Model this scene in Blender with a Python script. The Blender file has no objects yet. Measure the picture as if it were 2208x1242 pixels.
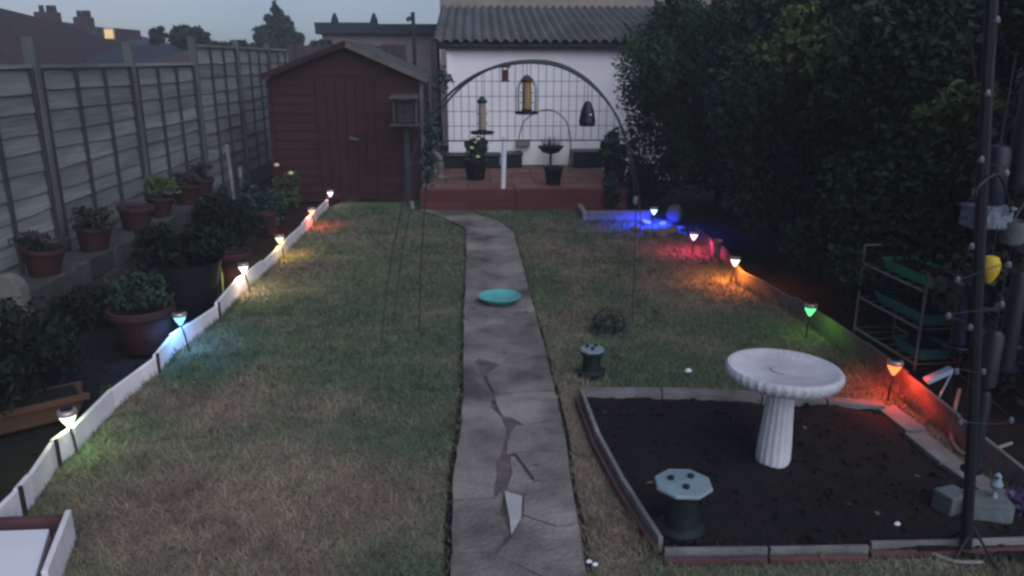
import bpy, bmesh, math, random
import numpy as np
from mathutils import Vector, Matrix, noise as mnoise

random.seed(7)
sc = bpy.context.scene
COL = sc.collection
R = math.radians

# ------------------------------------------------------------------ camera
CAM_H, F_PX, PITCH, YAW = 1.85, 1700.0, math.atan(492 / 1700), math.atan(77 * math.cos(math.atan(492 / 1700)) / 1700)
cam_d = bpy.data.cameras.new('camera')
cam_d.sensor_width = 36.0
cam_d.lens = F_PX / 2208 * 36
cam_d.clip_start, cam_d.clip_end = 0.05, 900
cam = bpy.data.objects.new('camera', cam_d)
COL.objects.link(cam)
cam.location = (0, 0, CAM_H)
cam.rotation_euler = (math.pi / 2 - PITCH, 0, -YAW)
sc.camera = cam

# ------------------------------------------------------------------ dusk sky, light, exposure
w = bpy.data.worlds.new('World'); sc.world = w; w.use_nodes = True
nt = w.node_tree
bg = nt.nodes['Background']
sky = nt.nodes.new('ShaderNodeTexSky'); sky.sky_type = 'NISHITA'; sky.sun_disc = False
sky.sun_elevation = R(42.0); sky.sun_rotation = R(150)
sky.air_density = 1.0; sky.dust_density = 1.0; sky.ozone_density = 3.0
hsv = nt.nodes.new('ShaderNodeHueSaturation'); hsv.inputs['Saturation'].default_value = 0.62
nt.links.new(sky.outputs[0], hsv.inputs['Color'])
# thin uneven dusk cloud over the whole sky
tcw = nt.nodes.new('ShaderNodeTexCoord'); mpw = nt.nodes.new('ShaderNodeMapping'); mpw.inputs['Scale'].default_value = (1, 1, 3)
nzw = nt.nodes.new('ShaderNodeTexNoise'); nzw.inputs['Scale'].default_value = 2.2; nzw.inputs['Detail'].default_value = 5
nt.links.new(tcw.outputs['Generated'], mpw.inputs['Vector']); nt.links.new(mpw.outputs[0], nzw.inputs['Vector'])
crw = nt.nodes.new('ShaderNodeValToRGB'); crw.color_ramp.elements[0].position = .35; crw.color_ramp.elements[1].position = .65
crw.color_ramp.elements[0].color = (.72, .82, 1.04, 1); crw.color_ramp.elements[1].color = (.93, .93, 1.14, 1)
nt.links.new(nzw.outputs[0], crw.inputs[0])
mxw = nt.nodes.new('ShaderNodeMixRGB'); mxw.blend_type = 'MULTIPLY'; mxw.inputs[0].default_value = 1
nt.links.new(hsv.outputs[0], mxw.inputs[1]); nt.links.new(crw.outputs[0], mxw.inputs[2])
nt.links.new(mxw.outputs[0], bg.inputs[0])
bg.inputs[1].default_value = 0.085
sun_d = bpy.data.lights.new('sun', 'SUN'); sun_d.energy = 2.6; sun_d.angle = R(80); sun_d.color = (.9, .93, 1)
sun = bpy.data.objects.new('sun', sun_d); COL.objects.link(sun)
sun.rotation_euler = (R(52), 0, R(180-148))
sc.view_settings.view_transform = 'Standard'
sc.view_settings.look = 'None'
sc.view_settings.gamma = 1
sc.view_settings.use_curve_mapping = False
sc.view_settings.exposure = -0.08
sc.render.engine = 'CYCLES'
sc.cycles.use_denoising = True
sc.cycles.filter_width = 2.7
sc.cycles.max_bounces = 6
sc.cycles.transparent_max_bounces = 12

# ------------------------------------------------------------------ survey helpers
_cp, _sp, _cy, _sy = math.cos(PITCH), math.sin(PITCH), math.cos(YAW), math.sin(YAW)
def _ray(px, py):
    u, v = px - 1104, py - 621
    fwd, dwn = F_PX * _cp - v * _sp, v * _cp + F_PX * _sp
    return Vector((u * _cy + fwd * _sy, -u * _sy + fwd * _cy, -dwn))
def S(px, py, z=0.0):            # the spot on a level surface at height z
    d = _ray(px, py); t = (z - CAM_H) / d.z
    return Vector((d.x * t, d.y * t, z))
def V(px, py, Y):                # the spot on an upright plane across the garden at distance Y
    d = _ray(px, py); t = Y / d.y
    return Vector((d.x * t, Y, CAM_H + d.z * t))

# ------------------------------------------------------------------ object helpers
def link(o, parent=None):
    COL.objects.link(o)
    if parent is not None: o.parent = parent
    return o
def tag(o, label=None, cat=None, group=None, kind=None):
    if label: o['label'] = label
    if cat: o['category'] = cat
    if group: o['group'] = group
    if kind: o['kind'] = kind
    return o
def thing(name, label, cat, loc=(0, 0, 0), rz=0, group=None):
    o = bpy.data.objects.new(name, None); link(o)
    o.empty_display_size = .1
    o.location = loc; o.rotation_euler = (0, 0, rz)
    return tag(o, label, cat, group)
def children(o): return [c for c in bpy.data.objects if c.parent == o]
def copy_tree(o, parent=None):
    c = o.copy(); link(c, parent)
    for ch in children(o): copy_tree(ch, c)
    return c

class MB:
    def __init__(s): s.v = []; s.f = []
    def add(s, vs, fs):
        n = len(s.v); s.v += [tuple(p) for p in vs]; s.f += [tuple(i + n for i in f) for f in fs]; return s
    def box(s, c, d, rot=None):
        x, y, z = d[0] / 2, d[1] / 2, d[2] / 2
        vs = [Vector(p) for p in ((-x,-y,-z),(x,-y,-z),(x,y,-z),(-x,y,-z),(-x,-y,z),(x,-y,z),(x,y,z),(-x,y,z))]
        if rot is not None: vs = [rot @ p for p in vs]
        return s.add([p + Vector(c) for p in vs], [(0,3,2,1),(4,5,6,7),(0,1,5,4),(1,2,6,5),(2,3,7,6),(3,0,4,7)])
    def bar(s, a, b, w, h, up=(0, 0, 1)):      # box from a to b, w sideways, h along up; a and b on its underside
        a, b = Vector(a), Vector(b); t = (b - a).normalized(); up = Vector(up)
        sd = t.cross(up).normalized(); u = sd.cross(t).normalized()
        vs = []
        for p in (a, b):
            vs += [p - sd*w/2, p + sd*w/2, p + sd*w/2 + u*h, p - sd*w/2 + u*h]
        return s.add(vs, [(3,2,1,0),(4,5,6,7),(0,1,5,4),(1,2,6,5),(2,3,7,6),(3,0,4,7)])
    def tube(s, pts, r, n=6, cap=True):
        pts = [Vector(p) for p in pts]; m = len(pts); rings = []
        rr = r if isinstance(r, (list, tuple)) else [r] * m
        for i, p in enumerate(pts):
            t = (pts[min(i+1, m-1)] - pts[max(i-1, 0)]).normalized()
            ref = Vector((0, 0, 1)) if abs(t.z) < .9 else Vector((0, 1, 0))
            a = t.cross(ref).normalized(); b = t.cross(a)
            rings.append([p + (a*math.cos(k*2*math.pi/n) + b*math.sin(k*2*math.pi/n)) * rr[i] for k in range(n)])
        vs = [q for ring in rings for q in ring]; fs = []
        for i in range(m-1):
            for k in range(n):
                fs.append((i*n+k, i*n+(k+1) % n, (i+1)*n+(k+1) % n, (i+1)*n+k))
        if cap: fs += [tuple(range(n)), tuple((m-1)*n+k for k in reversed(range(n)))]
        return s.add(vs, fs)
    def lathe(s, prof, n=24, c=(0, 0, 0), sx=1, sy=1, wob=None):
        vs, fs = [], []; m = len(prof)
        for (r, z) in prof:
            for k in range(n):
                a = k*2*math.pi/n; q = r * (wob(a, z) if wob else 1)
                vs.append((c[0]+q*math.cos(a)*sx, c[1]+q*math.sin(a)*sy, c[2]+z))
        for i in range(m-1):
            for k in range(n):
                fs.append((i*n+k, i*n+(k+1) % n, (i+1)*n+(k+1) % n, (i+1)*n+k))
        fs += [tuple(reversed(range(n))), tuple((m-1)*n+k for k in range(n))]
        return s.add(vs, fs)
    def prism(s, poly, z0, z1):                # polygon in plan, extruded
        n = len(poly)
        a = sum(poly[i][0]*poly[(i+1) % n][1] - poly[(i+1) % n][0]*poly[i][1] for i in range(n))
        if a < 0: poly = poly[::-1]
        vs = [(p[0], p[1], z0) for p in poly] + [(p[0], p[1], z1 if len(p) < 3 else p[2]) for p in poly]
        return s.add(vs, [tuple(reversed(range(n))), tuple(range(n, 2*n))] + [(i, (i+1) % n, n+(i+1) % n, n+i) for i in range(n)])
    def sheet_y(s, poly, y0, y1):              # polygon in x,z, extruded along y
        n = len(poly)
        vs = [(p[0], y0, p[1]) for p in poly] + [(p[0], y1, p[1]) for p in poly]
        return s.add(vs, [tuple(range(n)), tuple(reversed(range(n, 2*n)))] + [(i, n+i, n+(i+1) % n, (i+1) % n) for i in range(n)])
    def build(s, name, mat, parent=None, smooth=False, bevel=0):
        me = bpy.data.meshes.new(name); me.from_pydata(s.v, [], s.f)
        if bevel:
            bm = bmesh.new(); bm.from_mesh(me)
            bmesh.ops.recalc_face_normals(bm, faces=bm.faces)
            bmesh.ops.bevel(bm, geom=[e for e in bm.edges if e.calc_face_angle(0) > .6], offset=bevel, segments=2, affect='EDGES', profile=.6)
            bm.to_mesh(me); bm.free()
        else:
            bm = bmesh.new(); bm.from_mesh(me); bmesh.ops.recalc_face_normals(bm, faces=bm.faces); bm.to_mesh(me); bm.free()
        me.materials.append(mat)
        if smooth:
            for p in me.polygons: p.use_smooth = True
            try: me.set_sharp_from_angle(angle=R(40))
            except Exception: pass
        return link(bpy.data.objects.new(name, me), parent)

def quick_mesh(name, verts, polys, mat, parent=None, cols=None, smooth=False):     # numpy arrays
    me = bpy.data.meshes.new(name); k = polys.shape[1]
    me.vertices.add(len(verts)); me.vertices.foreach_set('co', np.asarray(verts, np.float32).ravel())
    me.loops.add(polys.size); me.loops.foreach_set('vertex_index', polys.astype(np.int32).ravel())
    me.polygons.add(len(polys))
    me.polygons.foreach_set('loop_start', (np.arange(len(polys))*k).astype(np.int32))
    me.polygons.foreach_set('loop_total', np.full(len(polys), k, np.int32))
    if smooth: me.polygons.foreach_set('use_smooth', np.ones(len(polys), bool))
    me.update(calc_edges=True)
    if cols is not None:
        a = me.color_attributes.new('tint', 'FLOAT_COLOR', 'POINT')
        c4 = np.ones((len(verts), 4), np.float32); c4[:, :3] = cols
        a.data.foreach_set('color', c4.ravel())
    me.materials.append(mat)
    return link(bpy.data.objects.new(name, me), parent)

def smooth_path(pts, sub=5):
    pts = [Vector(p) for p in pts]; out = []
    for i in range(len(pts)-1):
        p0, p1, p2, p3 = pts[max(i-1, 0)], pts[i], pts[i+1], pts[min(i+2, len(pts)-1)]
        for k in range(sub):
            t = k/sub
            out.append(.5*((2*p1)+(p2-p0)*t+(2*p0-5*p1+4*p2-p3)*t*t+(3*p1-p0-3*p2+p3)*t**3))
    return out + [pts[-1]]

# ------------------------------------------------------------------ materials
def mat(name, c, c2=None, rough=.8, scale=6, bump=.0, bscale=40, stretch=(1, 1, 1), rnd=0.0, metal=0, island=False, spec=.3, detail=6, thresh=None, trans=0):
    m = bpy.data.materials.new(name); m.use_nodes = True
    n, l = m.node_tree.nodes, m.node_tree.links; b = n['Principled BSDF']
    b.inputs['Roughness'].default_value = rough; b.inputs['Metallic'].default_value = metal
    b.inputs['Specular IOR Level'].default_value = spec
    tc = n.new('ShaderNodeTexCoord'); mp = n.new('ShaderNodeMapping'); mp.inputs['Scale'].default_value = stretch
    l.new(tc.outputs['Object'], mp.inputs['Vector'])
    nz = n.new('ShaderNodeTexNoise'); nz.inputs['Scale'].default_value = scale; nz.inputs['Detail'].default_value = detail; nz.inputs['Roughness'].default_value = .62
    l.new(mp.outputs[0], nz.inputs['Vector'])
    cr = n.new('ShaderNodeValToRGB'); lo, hi = thresh or (.3, .72)
    cr.color_ramp.elements[0].position = lo; cr.color_ramp.elements[1].position = hi
    c2 = c2 or tuple(x*.62 for x in c)
    cr.color_ramp.elements[0].color = (*c2, 1); cr.color_ramp.elements[1].color = (*c, 1)
    l.new(nz.outputs[0], cr.inputs[0]); out = cr.outputs[0]
    if island:
        ge = n.new('ShaderNodeNewGeometry'); mx = n.new('ShaderNodeMixRGB'); l.new(ge.outputs['Random Per Island'], mx.inputs[0])
        mx.inputs[1].default_value = (*c2, 1); mx.inputs[2].default_value = (*c, 1)
        m2 = n.new('ShaderNodeMixRGB'); m2.inputs[0].default_value = .5
        l.new(mx.outputs[0], m2.inputs[1]); l.new(out, m2.inputs[2]); out = m2.outputs[0]
    if rnd:
        oi = n.new('ShaderNodeObjectInfo'); mr = n.new('ShaderNodeMapRange')
        mr.inputs['To Min'].default_value = 1-rnd; mr.inputs['To Max'].default_value = 1+rnd
        l.new(oi.outputs['Random'], mr.inputs['Value'])
        hs = n.new('ShaderNodeHueSaturation'); l.new(mr.outputs[0], hs.inputs['Value']); l.new(out, hs.inputs['Color']); out = hs.outputs[0]
    l.new(out, b.inputs['Base Color'])
    if bump:
        n2 = n.new('ShaderNodeTexNoise'); n2.inputs['Scale'].default_value = bscale; n2.inputs['Detail'].default_value = 5
        l.new(mp.outputs[0], n2.inputs['Vector'])
        bp = n.new('ShaderNodeBump'); bp.inputs['Strength'].default_value = bump; bp.inputs['Distance'].default_value = .02
        l.new(n2.outputs[0], bp.inputs['Height']); l.new(bp.outputs[0], b.inputs['Normal'])
    return m

M = {}
M['fence'] = mat('weathered_fence_wood', (.215, .232, .215), (.095, .11, .105), .9, 3, .5, 12, (1, .25, 3), rnd=.2)
M['batten_and_shade'] = mat('dark_wood_and_batten_shade', (.045, .048, .052), None, .9, 4, .3, 20)  # on fence battens the dark tone paints their side shadow; elsewhere dark wood
M['post'] = mat('grey_post', (.11, .118, .116), (.06, .068, .068), .9, 3, .4, 20, (2, 2, .5))
M['board'] = mat('brown_board', (.075, .058, .058), (.035, .028, .03), .85, 3, .3, 15, (4, 4, .4), rnd=.2)
M['shed'] = mat('red_brown_stain', (.046, .0095, .01), (.017, .0065, .0075), .75, 2.2, .25, 14, (1, 1, 4), rnd=.12)
M['shed_trim'] = mat('pale_trim', (.13, .12, .11), (.075, .065, .062), .8, 4, .2, 20)
M['felt'] = mat('roof_felt', (.08, .08, .082), (.04, .045, .045), .95, 5, .4, 60)
M['white'] = mat('white_render', (.86, .83, .84), (.7, .68, .71), .85, 1.3, .25, 22, thresh=(.25, .6))
M['corr'] = mat('corrugated_cement', (.12, .12, .128), (.05, .057, .056), .9, 2.2, .4, 25, (1, .4, 1))
M['fascia'] = mat('dark_fascia', (.03, .033, .04), None, .6, 4)
M['beige'] = mat('beige_wall', (.26, .215, .19), (.17, .145, .14), .9, 1.5)
M['slate'] = mat('dark_roof', (.035, .045, .06), None, .8, 3)
M['tile'] = mat('red_roof_tile', (.035, .02, .025), (.018, .013, .017), .9, 2.5, .3, 10)
M['brick'] = mat('dark_brick', (.06, .036, .036), (.035, .024, .025), .9, 3)
M['edge'] = mat('white_edging', (.8, .77, .8), (.6, .58, .6), .7, 5, .15, 30, rnd=.08)
M['peg'] = mat('dark_peg', (.03, .025, .022), None, .8, 6)
M['sleeper'] = mat('red_sleeper', (.125, .036, .034), (.065, .022, .023), .8, 2.5, .3, 14, (1, 1, 3), rnd=.1)
M['paver'] = mat('red_paver', (.2, .09, .078), (.11, .058, .052), .9, 5, .3, 40, rnd=.16)
M['greywood'] = mat('grey_border_wood', (.22, .21, .21), (.1, .095, .095), .85, 6, .3, 25, (1, 1, 1), rnd=.12)
M['edge_dark'] = mat('dark_edging_wood', (.19, .16, .14), (.08, .07, .064), .85, 6, .3, 25, rnd=.15)
M['redwood'] = mat('dark_red_border', (.12, .055, .06), (.06, .03, .03), .85, 4)
M['concrete'] = mat('path_concrete', (.27, .245, .225), (.075, .066, .063), .9, 2.0, .5, 45, rnd=.09, detail=9, thresh=(.38, .64))
M['concrete_pale'] = mat('pale_broken_concrete', (.4, .39, .41), (.24, .235, .25), .85, 5, .3, 35)
M['rubble'] = mat('path_dirt', (.17, .13, .125), (.07, .055, .055), .95, 9, .6, 40)
M['soil'] = mat('dark_soil', (.008, .006, .0065), (.004, .0034, .004), .97, 8, 1.0, 45)
M['earth'] = mat('far_ground', (.05, .06, .04), (.025, .03, .02), .95, .3)
M['terracotta'] = mat('terracotta', (.06, .022, .02), (.022, .012, .013), .8, 7, .15, 30, rnd=.2)
M['terracotta_old'] = mat('mossy_terracotta', (.09, .038, .024), (.045, .03, .018), .85, 4, .2, 20)
M['black_plastic'] = mat('black_plastic', (.012, .013, .017), (.008, .009, .012), .5, 5)
M['navy'] = mat('navy_plastic', (.01, .012, .03), (.006, .008, .016), .45, 5)
M['teal_dark'] = mat('dark_teal', (.008, .017, .019), None, .6, 6)
M['green_metal'] = mat('dark_green_metal', (.028, .06, .055), (.015, .03, .03), .5, 6, metal=.2)
M['wire'] = mat('grey_green_wire', (.03, .042, .045), (.018, .026, .03), .5, 9)
M['plate'] = mat('pale_teal_plate', (.2, .29, .32), (.14, .2, .23), .6, 9, .1, 30)
M['saucer'] = mat('turquoise_glaze', (.12, .42, .42), (.07, .3, .32), .35, 5)
M['stone'] = mat('bird_bath_stone', (.66, .66, .71), (.36, .36, .39), .85, 3.2, .3, 60, detail=9)
M['stone_dark'] = mat('weathered_stone', (.19, .18, .165), (.09, .09, .085), .9, 8, .4, 30)
M['block'] = mat('concrete_block', (.07, .07, .068), (.033, .033, .033), .92, 6, .4, 40, rnd=.2)
M['seed'] = mat('feeder_seed', (.36, .25, .09), (.2, .14, .06), .8, 60)
M['nuts'] = mat('feeder_nuts', (.3, .24, .2), (.16, .13, .12), .8, 60)
M['rust'] = mat('rusty_lantern', (.11, .04, .035), (.05, .025, .025), .7, 12)
M['silver'] = mat('brushed_cap', (.62, .5, .48), (.4, .33, .33), .35, 10, metal=.6)
M['green_tray'] = mat('green_tray', (.05, .3, .14), (.035, .2, .1), .5, 5)
M['teal_tray'] = mat('teal_tray', (.05, .22, .19), (.035, .15, .13), .5, 5)
M['rack'] = mat('rack_metal', (.24, .21, .2), (.15, .13, .125), .5, 9)
M['white_plastic'] = mat('white_plastic', (.72, .73, .78), (.6, .62, .68), .45, 3)
M['box_grey'] = mat('grey_mesh_box', (.13, .15, .19), (.05, .06, .09), .6, 28, thresh=(.42, .56))
M['pale_block'] = mat('pale_stone_block', (.13, .15, .155), (.07, .085, .09), .85, 7, .3, 30)
M['yellow'] = mat('yellow_plastic', (.6, .42, .03), (.4, .27, .03), .5, 12)
M['purple'] = mat('purple_petal', (.09, .055, .14), None, .7, 9)
M['pink'] = mat('pink_petal', (.35, .14, .18), (.22, .09, .12), .7, 20)
M['cream'] = mat('cream_petal', (.75, .68, .4), (.5, .46, .22), .7, 20)
M['paleblue'] = mat('pale_blue_panel', (.42, .47, .6), (.3, .35, .48), .6, 8)
M['bark'] = mat('bark', (.05, .04, .035), None, .95, 8, .5, 20)
M['glass'] = mat('clear_bulb', (.09, .1, .13), (.06, .065, .09), .15, 4, spec=.7)
M['leaf_dark'] = mat('hedge_leaf', (.042, .072, .046), (.013, .025, .019), .6, 1.1, island=True, spec=.06)
M['leaf_mid'] = mat('green_leaf', (.045, .095, .045), (.012, .03, .018), .6, 1.4, island=True, spec=.06)
M['leaf_lime'] = mat('yellow_green_leaf', (.1, .13, .05), (.035, .06, .028), .6, 1.8, island=True, spec=.06)
M['leaf_bed'] = mat('bed_leaf', (.02, .03, .022), (.007, .011, .01), .7, 1.5, island=True, spec=.05)
M['leaf_blue'] = mat('blue_green_leaf', (.03, .06, .05), (.012, .028, .025), .6, 1.6, island=True)
M['leaf_brown'] = mat('dry_leaf', (.042, .038, .03), (.013, .013, .012), .7, 2, island=True)
M['needle'] = mat('conifer_needle', (.03, .055, .045), (.012, .024, .022), .7, 1.2, island=True)

def tint_mat(name, mult=1.0, nscale=60, bump=.6):
    m = bpy.data.materials.new(name); m.use_nodes = True
    n, l = m.node_tree.nodes, m.node_tree.links; b = n['Principled BSDF']
    b.inputs['Roughness'].default_value = .9; b.inputs['Specular IOR Level'].default_value = .15
    a = n.new('ShaderNodeVertexColor'); a.layer_name = 'tint'
    tc = n.new('ShaderNodeTexCoord'); nz = n.new('ShaderNodeTexNoise'); nz.inputs['Scale'].default_value = nscale; nz.inputs['Detail'].default_value = 6
    l.new(tc.outputs['Object'], nz.inputs['Vector'])
    mr = n.new('ShaderNodeMapRange'); mr.inputs['From Min'].default_value = .3; mr.inputs['From Max'].default_value = .7
    mr.inputs['To Min'].default_value = .6*mult; mr.inputs['To Max'].default_value = 1.35*mult
    l.new(nz.outputs[0], mr.inputs['Value'])
    hs = n.new('ShaderNodeHueSaturation'); l.new(a.outputs[0], hs.inputs['Color']); l.new(mr.outputs[0], hs.inputs['Value'])
    l.new(hs.outputs[0], b.inputs['Base Color'])
    bp = n.new('ShaderNodeBump'); bp.inputs['Strength'].default_value = bump; bp.inputs['Distance'].default_value = .02
    l.new(nz.outputs[0], bp.inputs['Height']); l.new(bp.outputs[0], b.inputs['Normal'])
    return m
M['turf'] = tint_mat('patchy_turf', .95)
M['blade'] = tint_mat('grass_blade', 1.1, 9, 0)

def lit_mat(name, pale, strength):         # translucent lamp diffuser: lets its bulb through and glows itself
    m = bpy.data.materials.new(name); m.use_nodes = True
    n, l = m.node_tree.nodes, m.node_tree.links
    n.remove(n['Principled BSDF'])
    e = n.new('ShaderNodeEmission'); e.inputs[0].default_value = (*pale, 1); e.inputs[1].default_value = strength
    t = n.new('ShaderNodeBsdfTransparent'); a = n.new('ShaderNodeAddShader')
    l.new(e.outputs[0], a.inputs[0]); l.new(t.outputs[0], a.inputs[1]); l.new(a.outputs[0], n['Material Output'].inputs[0])
    return m

# ------------------------------------------------------------------ smooth noise on arrays
def vnoise(x, y, s, seed):
    rs = np.random.RandomState(seed); T = rs.rand(64, 64)
    x = np.asarray(x)*s; y = np.asarray(y)*s
    xi, yi = np.floor(x).astype(int), np.floor(y).astype(int); fx, fy = x-xi, y-yi
    fx = fx*fx*(3-2*fx); fy = fy*fy*(3-2*fy)
    g = lambda a, b: T[a % 64, b % 64]
    return (g(xi, yi)*(1-fx)+g(xi+1, yi)*fx)*(1-fy)+(g(xi, yi+1)*(1-fx)+g(xi+1, yi+1)*fx)*fy
def fnoise(x, y, s, seed):
    return (vnoise(x, y, s, seed)+.5*vnoise(x, y, s*2.1, seed+1)+.25*vnoise(x, y, s*4.3, seed+2)+.12*vnoise(x, y, s*9, seed+3))/1.87
def in_poly(x, y, poly):
    x, y = np.asarray(x), np.asarray(y); inside = np.zeros(x.shape, bool); n = len(poly)
    for i in range(n):
        x1, y1 = poly[i][0], poly[i][1]; x2, y2 = poly[(i+1) % n][0], poly[(i+1) % n][1]
        if y1 == y2: continue
        c = ((y1 > y) != (y2 > y)) & (x < (x2-x1)*(y-y1)/(y2-y1)+x1)
        inside ^= c
    return inside

# ------------------------------------------------------------------ layout lines on the ground
EDGE_L = [S(-130, 1290), S(45, 1112), S(72, 1078), S(122, 1003), S(163, 972), S(245, 882), S(338, 808), S(372, 762), S(413, 733), S(470, 690), S(517, 633), S(567, 593), S(613, 547), S(653, 507), S(680, 477), S(707, 450)]
EDGE_R = [S(1490, 512), S(1550, 560), S(1585, 612), S(1640, 640), S(1700, 675), S(1770, 722), S(1850, 780), S(1935, 850), S(2045, 948), S(2200, 1085)]
EDGE_R_TOP = S(1440, 480)
BED = [S(1255, 858), S(1420, 856), S(1640, 868), S(1900, 886), S(2050, 1010), S(2330, 1190), S(2340, 1225), S(1875, 1196), S(1425, 1200), S(1335, 1040), S(1285, 950)]
LAWN_POLY = [(p.x, p.y) for p in EDGE_L] + [(p.x, p.y) for p in [S(735, 436), S(900, 436), S(905, 452), S(1330, 458), S(1440, 478)]] + [(p.x, p.y) for p in EDGE_R] + [(2.6, 1.2), (-2.3, 1.2)]
PATH_L = [S(900, 452), S(960, 470), S(1005, 492), S(1008, 500), S(1006, 560), S(1003, 640), S(1000, 740), S(1000, 840), S(992, 940), S(978, 1050), S(975, 1150), S(975, 1300), S(985, 1420)]
PATH_R = [S(905, 447), S(1000, 456), S(1075, 478), S(1105, 500), S(1122, 560), S(1142, 640), S(1170, 740), S(1195, 840), S(1218, 940), S(1232, 1050), S(1252, 1150), S(1272, 1300), S(1290, 1420)]
PATH_POLY = [(p.x, p.y) for p in PATH_L] + [(p.x, p.y) for p in reversed(PATH_R)]
BED_POLY = [(p.x, p.y) for p in BED]

# brown worn patches (px of centre, half sizes in metres, weight)
PATCH = [(560, 640, .45, .3, .7), (700, 500, .4, .5, .5), (480, 870, .7, .35, .8), (600, 1060, .9, .5, .95), (330, 1080, .5, .5, .7), (800, 1150, .4, .4, .6), (740, 880, .35, .2, .55),
         (960, 560, .3, .6, .7), (1190, 545, .45, .35, .8), (1180, 700, .3, .4, .6), (1450, 610, .9, .45, .9), (1560, 650, .7, .45, .8), (1230, 830, .25, .3, .9), (1270, 1000, .18, .6, .9), (1320, 1150, .2, .5, .7), (650, 590, .4, .3, .6), (900, 480, .5, .5, .5), (1500, 740, .5, .15, .3)]
GREEN = [(800, 780, .7, .6), (880, 930, .5, .6), (450, 800, .4, .25), (860, 620, .5, .7), (1300, 620, .3, .6), (1480, 800, .8, .25), (860, 1180, .3, .4), (1180, 620, .15, .5)]
def lawn_tint(x, y):
    x = np.asarray(x, float); y = np.asarray(y, float)
    wrn = (fnoise(x, y, 1.1, 3)-.5)*1.7 + (fnoise(x, y, 3.6, 8)-.5)*1.4 + .24
    for (px, py, a, b, wgt) in PATCH:
        c = S(px, py); d = ((x-c.x)/a)**2+((y-c.y)/b)**2
        wrn = wrn + wgt*.95*np.exp(-d)
    for (px, py, a, b) in GREEN:
        c = S(px, py); d = ((x-c.x)/a)**2+((y-c.y)/b)**2
        wrn = wrn - .6*np.exp(-d)
    wrn = np.clip(wrn, 0, 1)[..., None]
    g = np.array([.078, .112, .07]); g2 = np.array([.12, .145, .082]); s = np.array([.225, .185, .135]); d = np.array([.145, .115, .092])
    k = np.clip((fnoise(x, y, 2.3, 21)-.3)*2, 0, 1)[..., None]; k2 = np.clip((fnoise(x, y, 2.9, 31)-.35)*2.2, 0, 1)[..., None]
    green = g*(1-k)+g2*k; straw = s*(1-k2)+d*k2
    return green*(1-wrn)+straw*wrn
def lawn_z(x, y): return (fnoise(x, y, 1.5, 40)-.5)*.02 + (fnoise(x, y, 9, 44)-.5)*.008

# ------------------------------------------------------------------ SETTING: ground sheets
g = MB(); g.add([(-300, -60, -.12), (300, -60, -.12), (300, 500, -.12), (-300, 500, -.12)], [(0, 1, 2, 3)])
tag(g.build('ground', M['earth']), kind='structure')

def grid_sheet(name, x0, x1, y0, y1, step, mask, zf, m, cols=None, parent=None):
    xs = np.arange(x0, x1+step, step); ys = np.arange(y0, y1+step, step)
    X, Y = np.meshgrid(xs, ys); Z = zf(X, Y)
    vid = np.arange(X.size).reshape(X.shape)
    q = np.stack([vid[:-1, :-1], vid[:-1, 1:], vid[1:, 1:], vid[1:, :-1]], -1).reshape(-1, 4)
    cx = (X[:-1, :-1]+step/2).ravel(); cy = (Y[:-1, :-1]+step/2).ravel()
    q = q[mask(cx, cy)]
    used = np.unique(q); rem = np.full(X.size, -1); rem[used] = np.arange(len(used))
    vs = np.stack([X.ravel(), Y.ravel(), Z.ravel()], -1)[used]
    return quick_mesh(name, vs, rem[q], m, parent, None if cols is None else cols(vs[:, 0], vs[:, 1]), smooth=True)

rgt_soil = lambda x, y: (x < 4.6)
tag(grid_sheet('soil', -3.6, 4.6, 1.0, 14.0, .05, rgt_soil,
    lambda x, y: -.05+(fnoise(x, y, 3, 60)-.5)*.05+(fnoise(x, y, 12, 64)-.5)*.03, M['soil']), kind='structure')
lawn_mask = lambda x, y: in_poly(x, y, LAWN_POLY) & ~in_poly(x, y, BED_POLY)
tag(grid_sheet('lawn', -2.9, 2.9, 1.2, 11.2, .04, lawn_mask, lambda x, y: lawn_z(x, y), M['turf'], lawn_tint), kind='structure')
tag(grid_sheet('planting_bed_soil', .2, 3.4, 1.9, 4.6, .03, lambda x, y: in_poly(x, y, BED_POLY),
    lambda x, y: .02+(fnoise(x, y, 3, 70)-.5)*.05+(fnoise(x, y, 14, 74)-.5)*.03, M['soil']), kind='structure')

# clods on the bare soil
rsn = np.random.RandomState(17); n = 5200
cx_ = np.concatenate([.3+3.0*rsn.rand(n//2), -3.2+2.2*rsn.rand(n-n//2)]); cy_ = np.concatenate([1.9+2.6*rsn.rand(n//2), 2.2+7.5*rsn.rand(n-n//2)])
kk = in_poly(cx_, cy_, BED_POLY) | ((cx_ < 0) & ~in_poly(cx_, cy_, LAWN_POLY)); cx_, cy_ = cx_[kk], cy_[kk]; n = len(cx_)
zb0 = np.where(in_poly(cx_, cy_, BED_POLY), .022, -.045); rr_c = .004+.02*rsn.rand(n)**3
oct_ = np.array([(1, 0, 0), (0, 1, 0), (-1, 0, 0), (0, -1, 0), (0, 0, .7), (0, 0, -.7)], float)
vv = oct_[None]*rr_c[:, None, None]*(.6+.7*rsn.rand(n, 6, 1))+np.stack([cx_, cy_, zb0], -1)[:, None]
tri = np.array([(0, 1, 4), (1, 2, 4), (2, 3, 4), (3, 0, 4), (1, 0, 5), (2, 1, 5), (3, 2, 5), (0, 3, 5)])
tag(quick_mesh('soil_clods', vv.reshape(-1, 3), (tri[None]+6*np.arange(n)[:, None, None]).reshape(-1, 3), M['soil']), 'small dark clods scattered over the bare soil', 'soil', kind='stuff')

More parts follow.
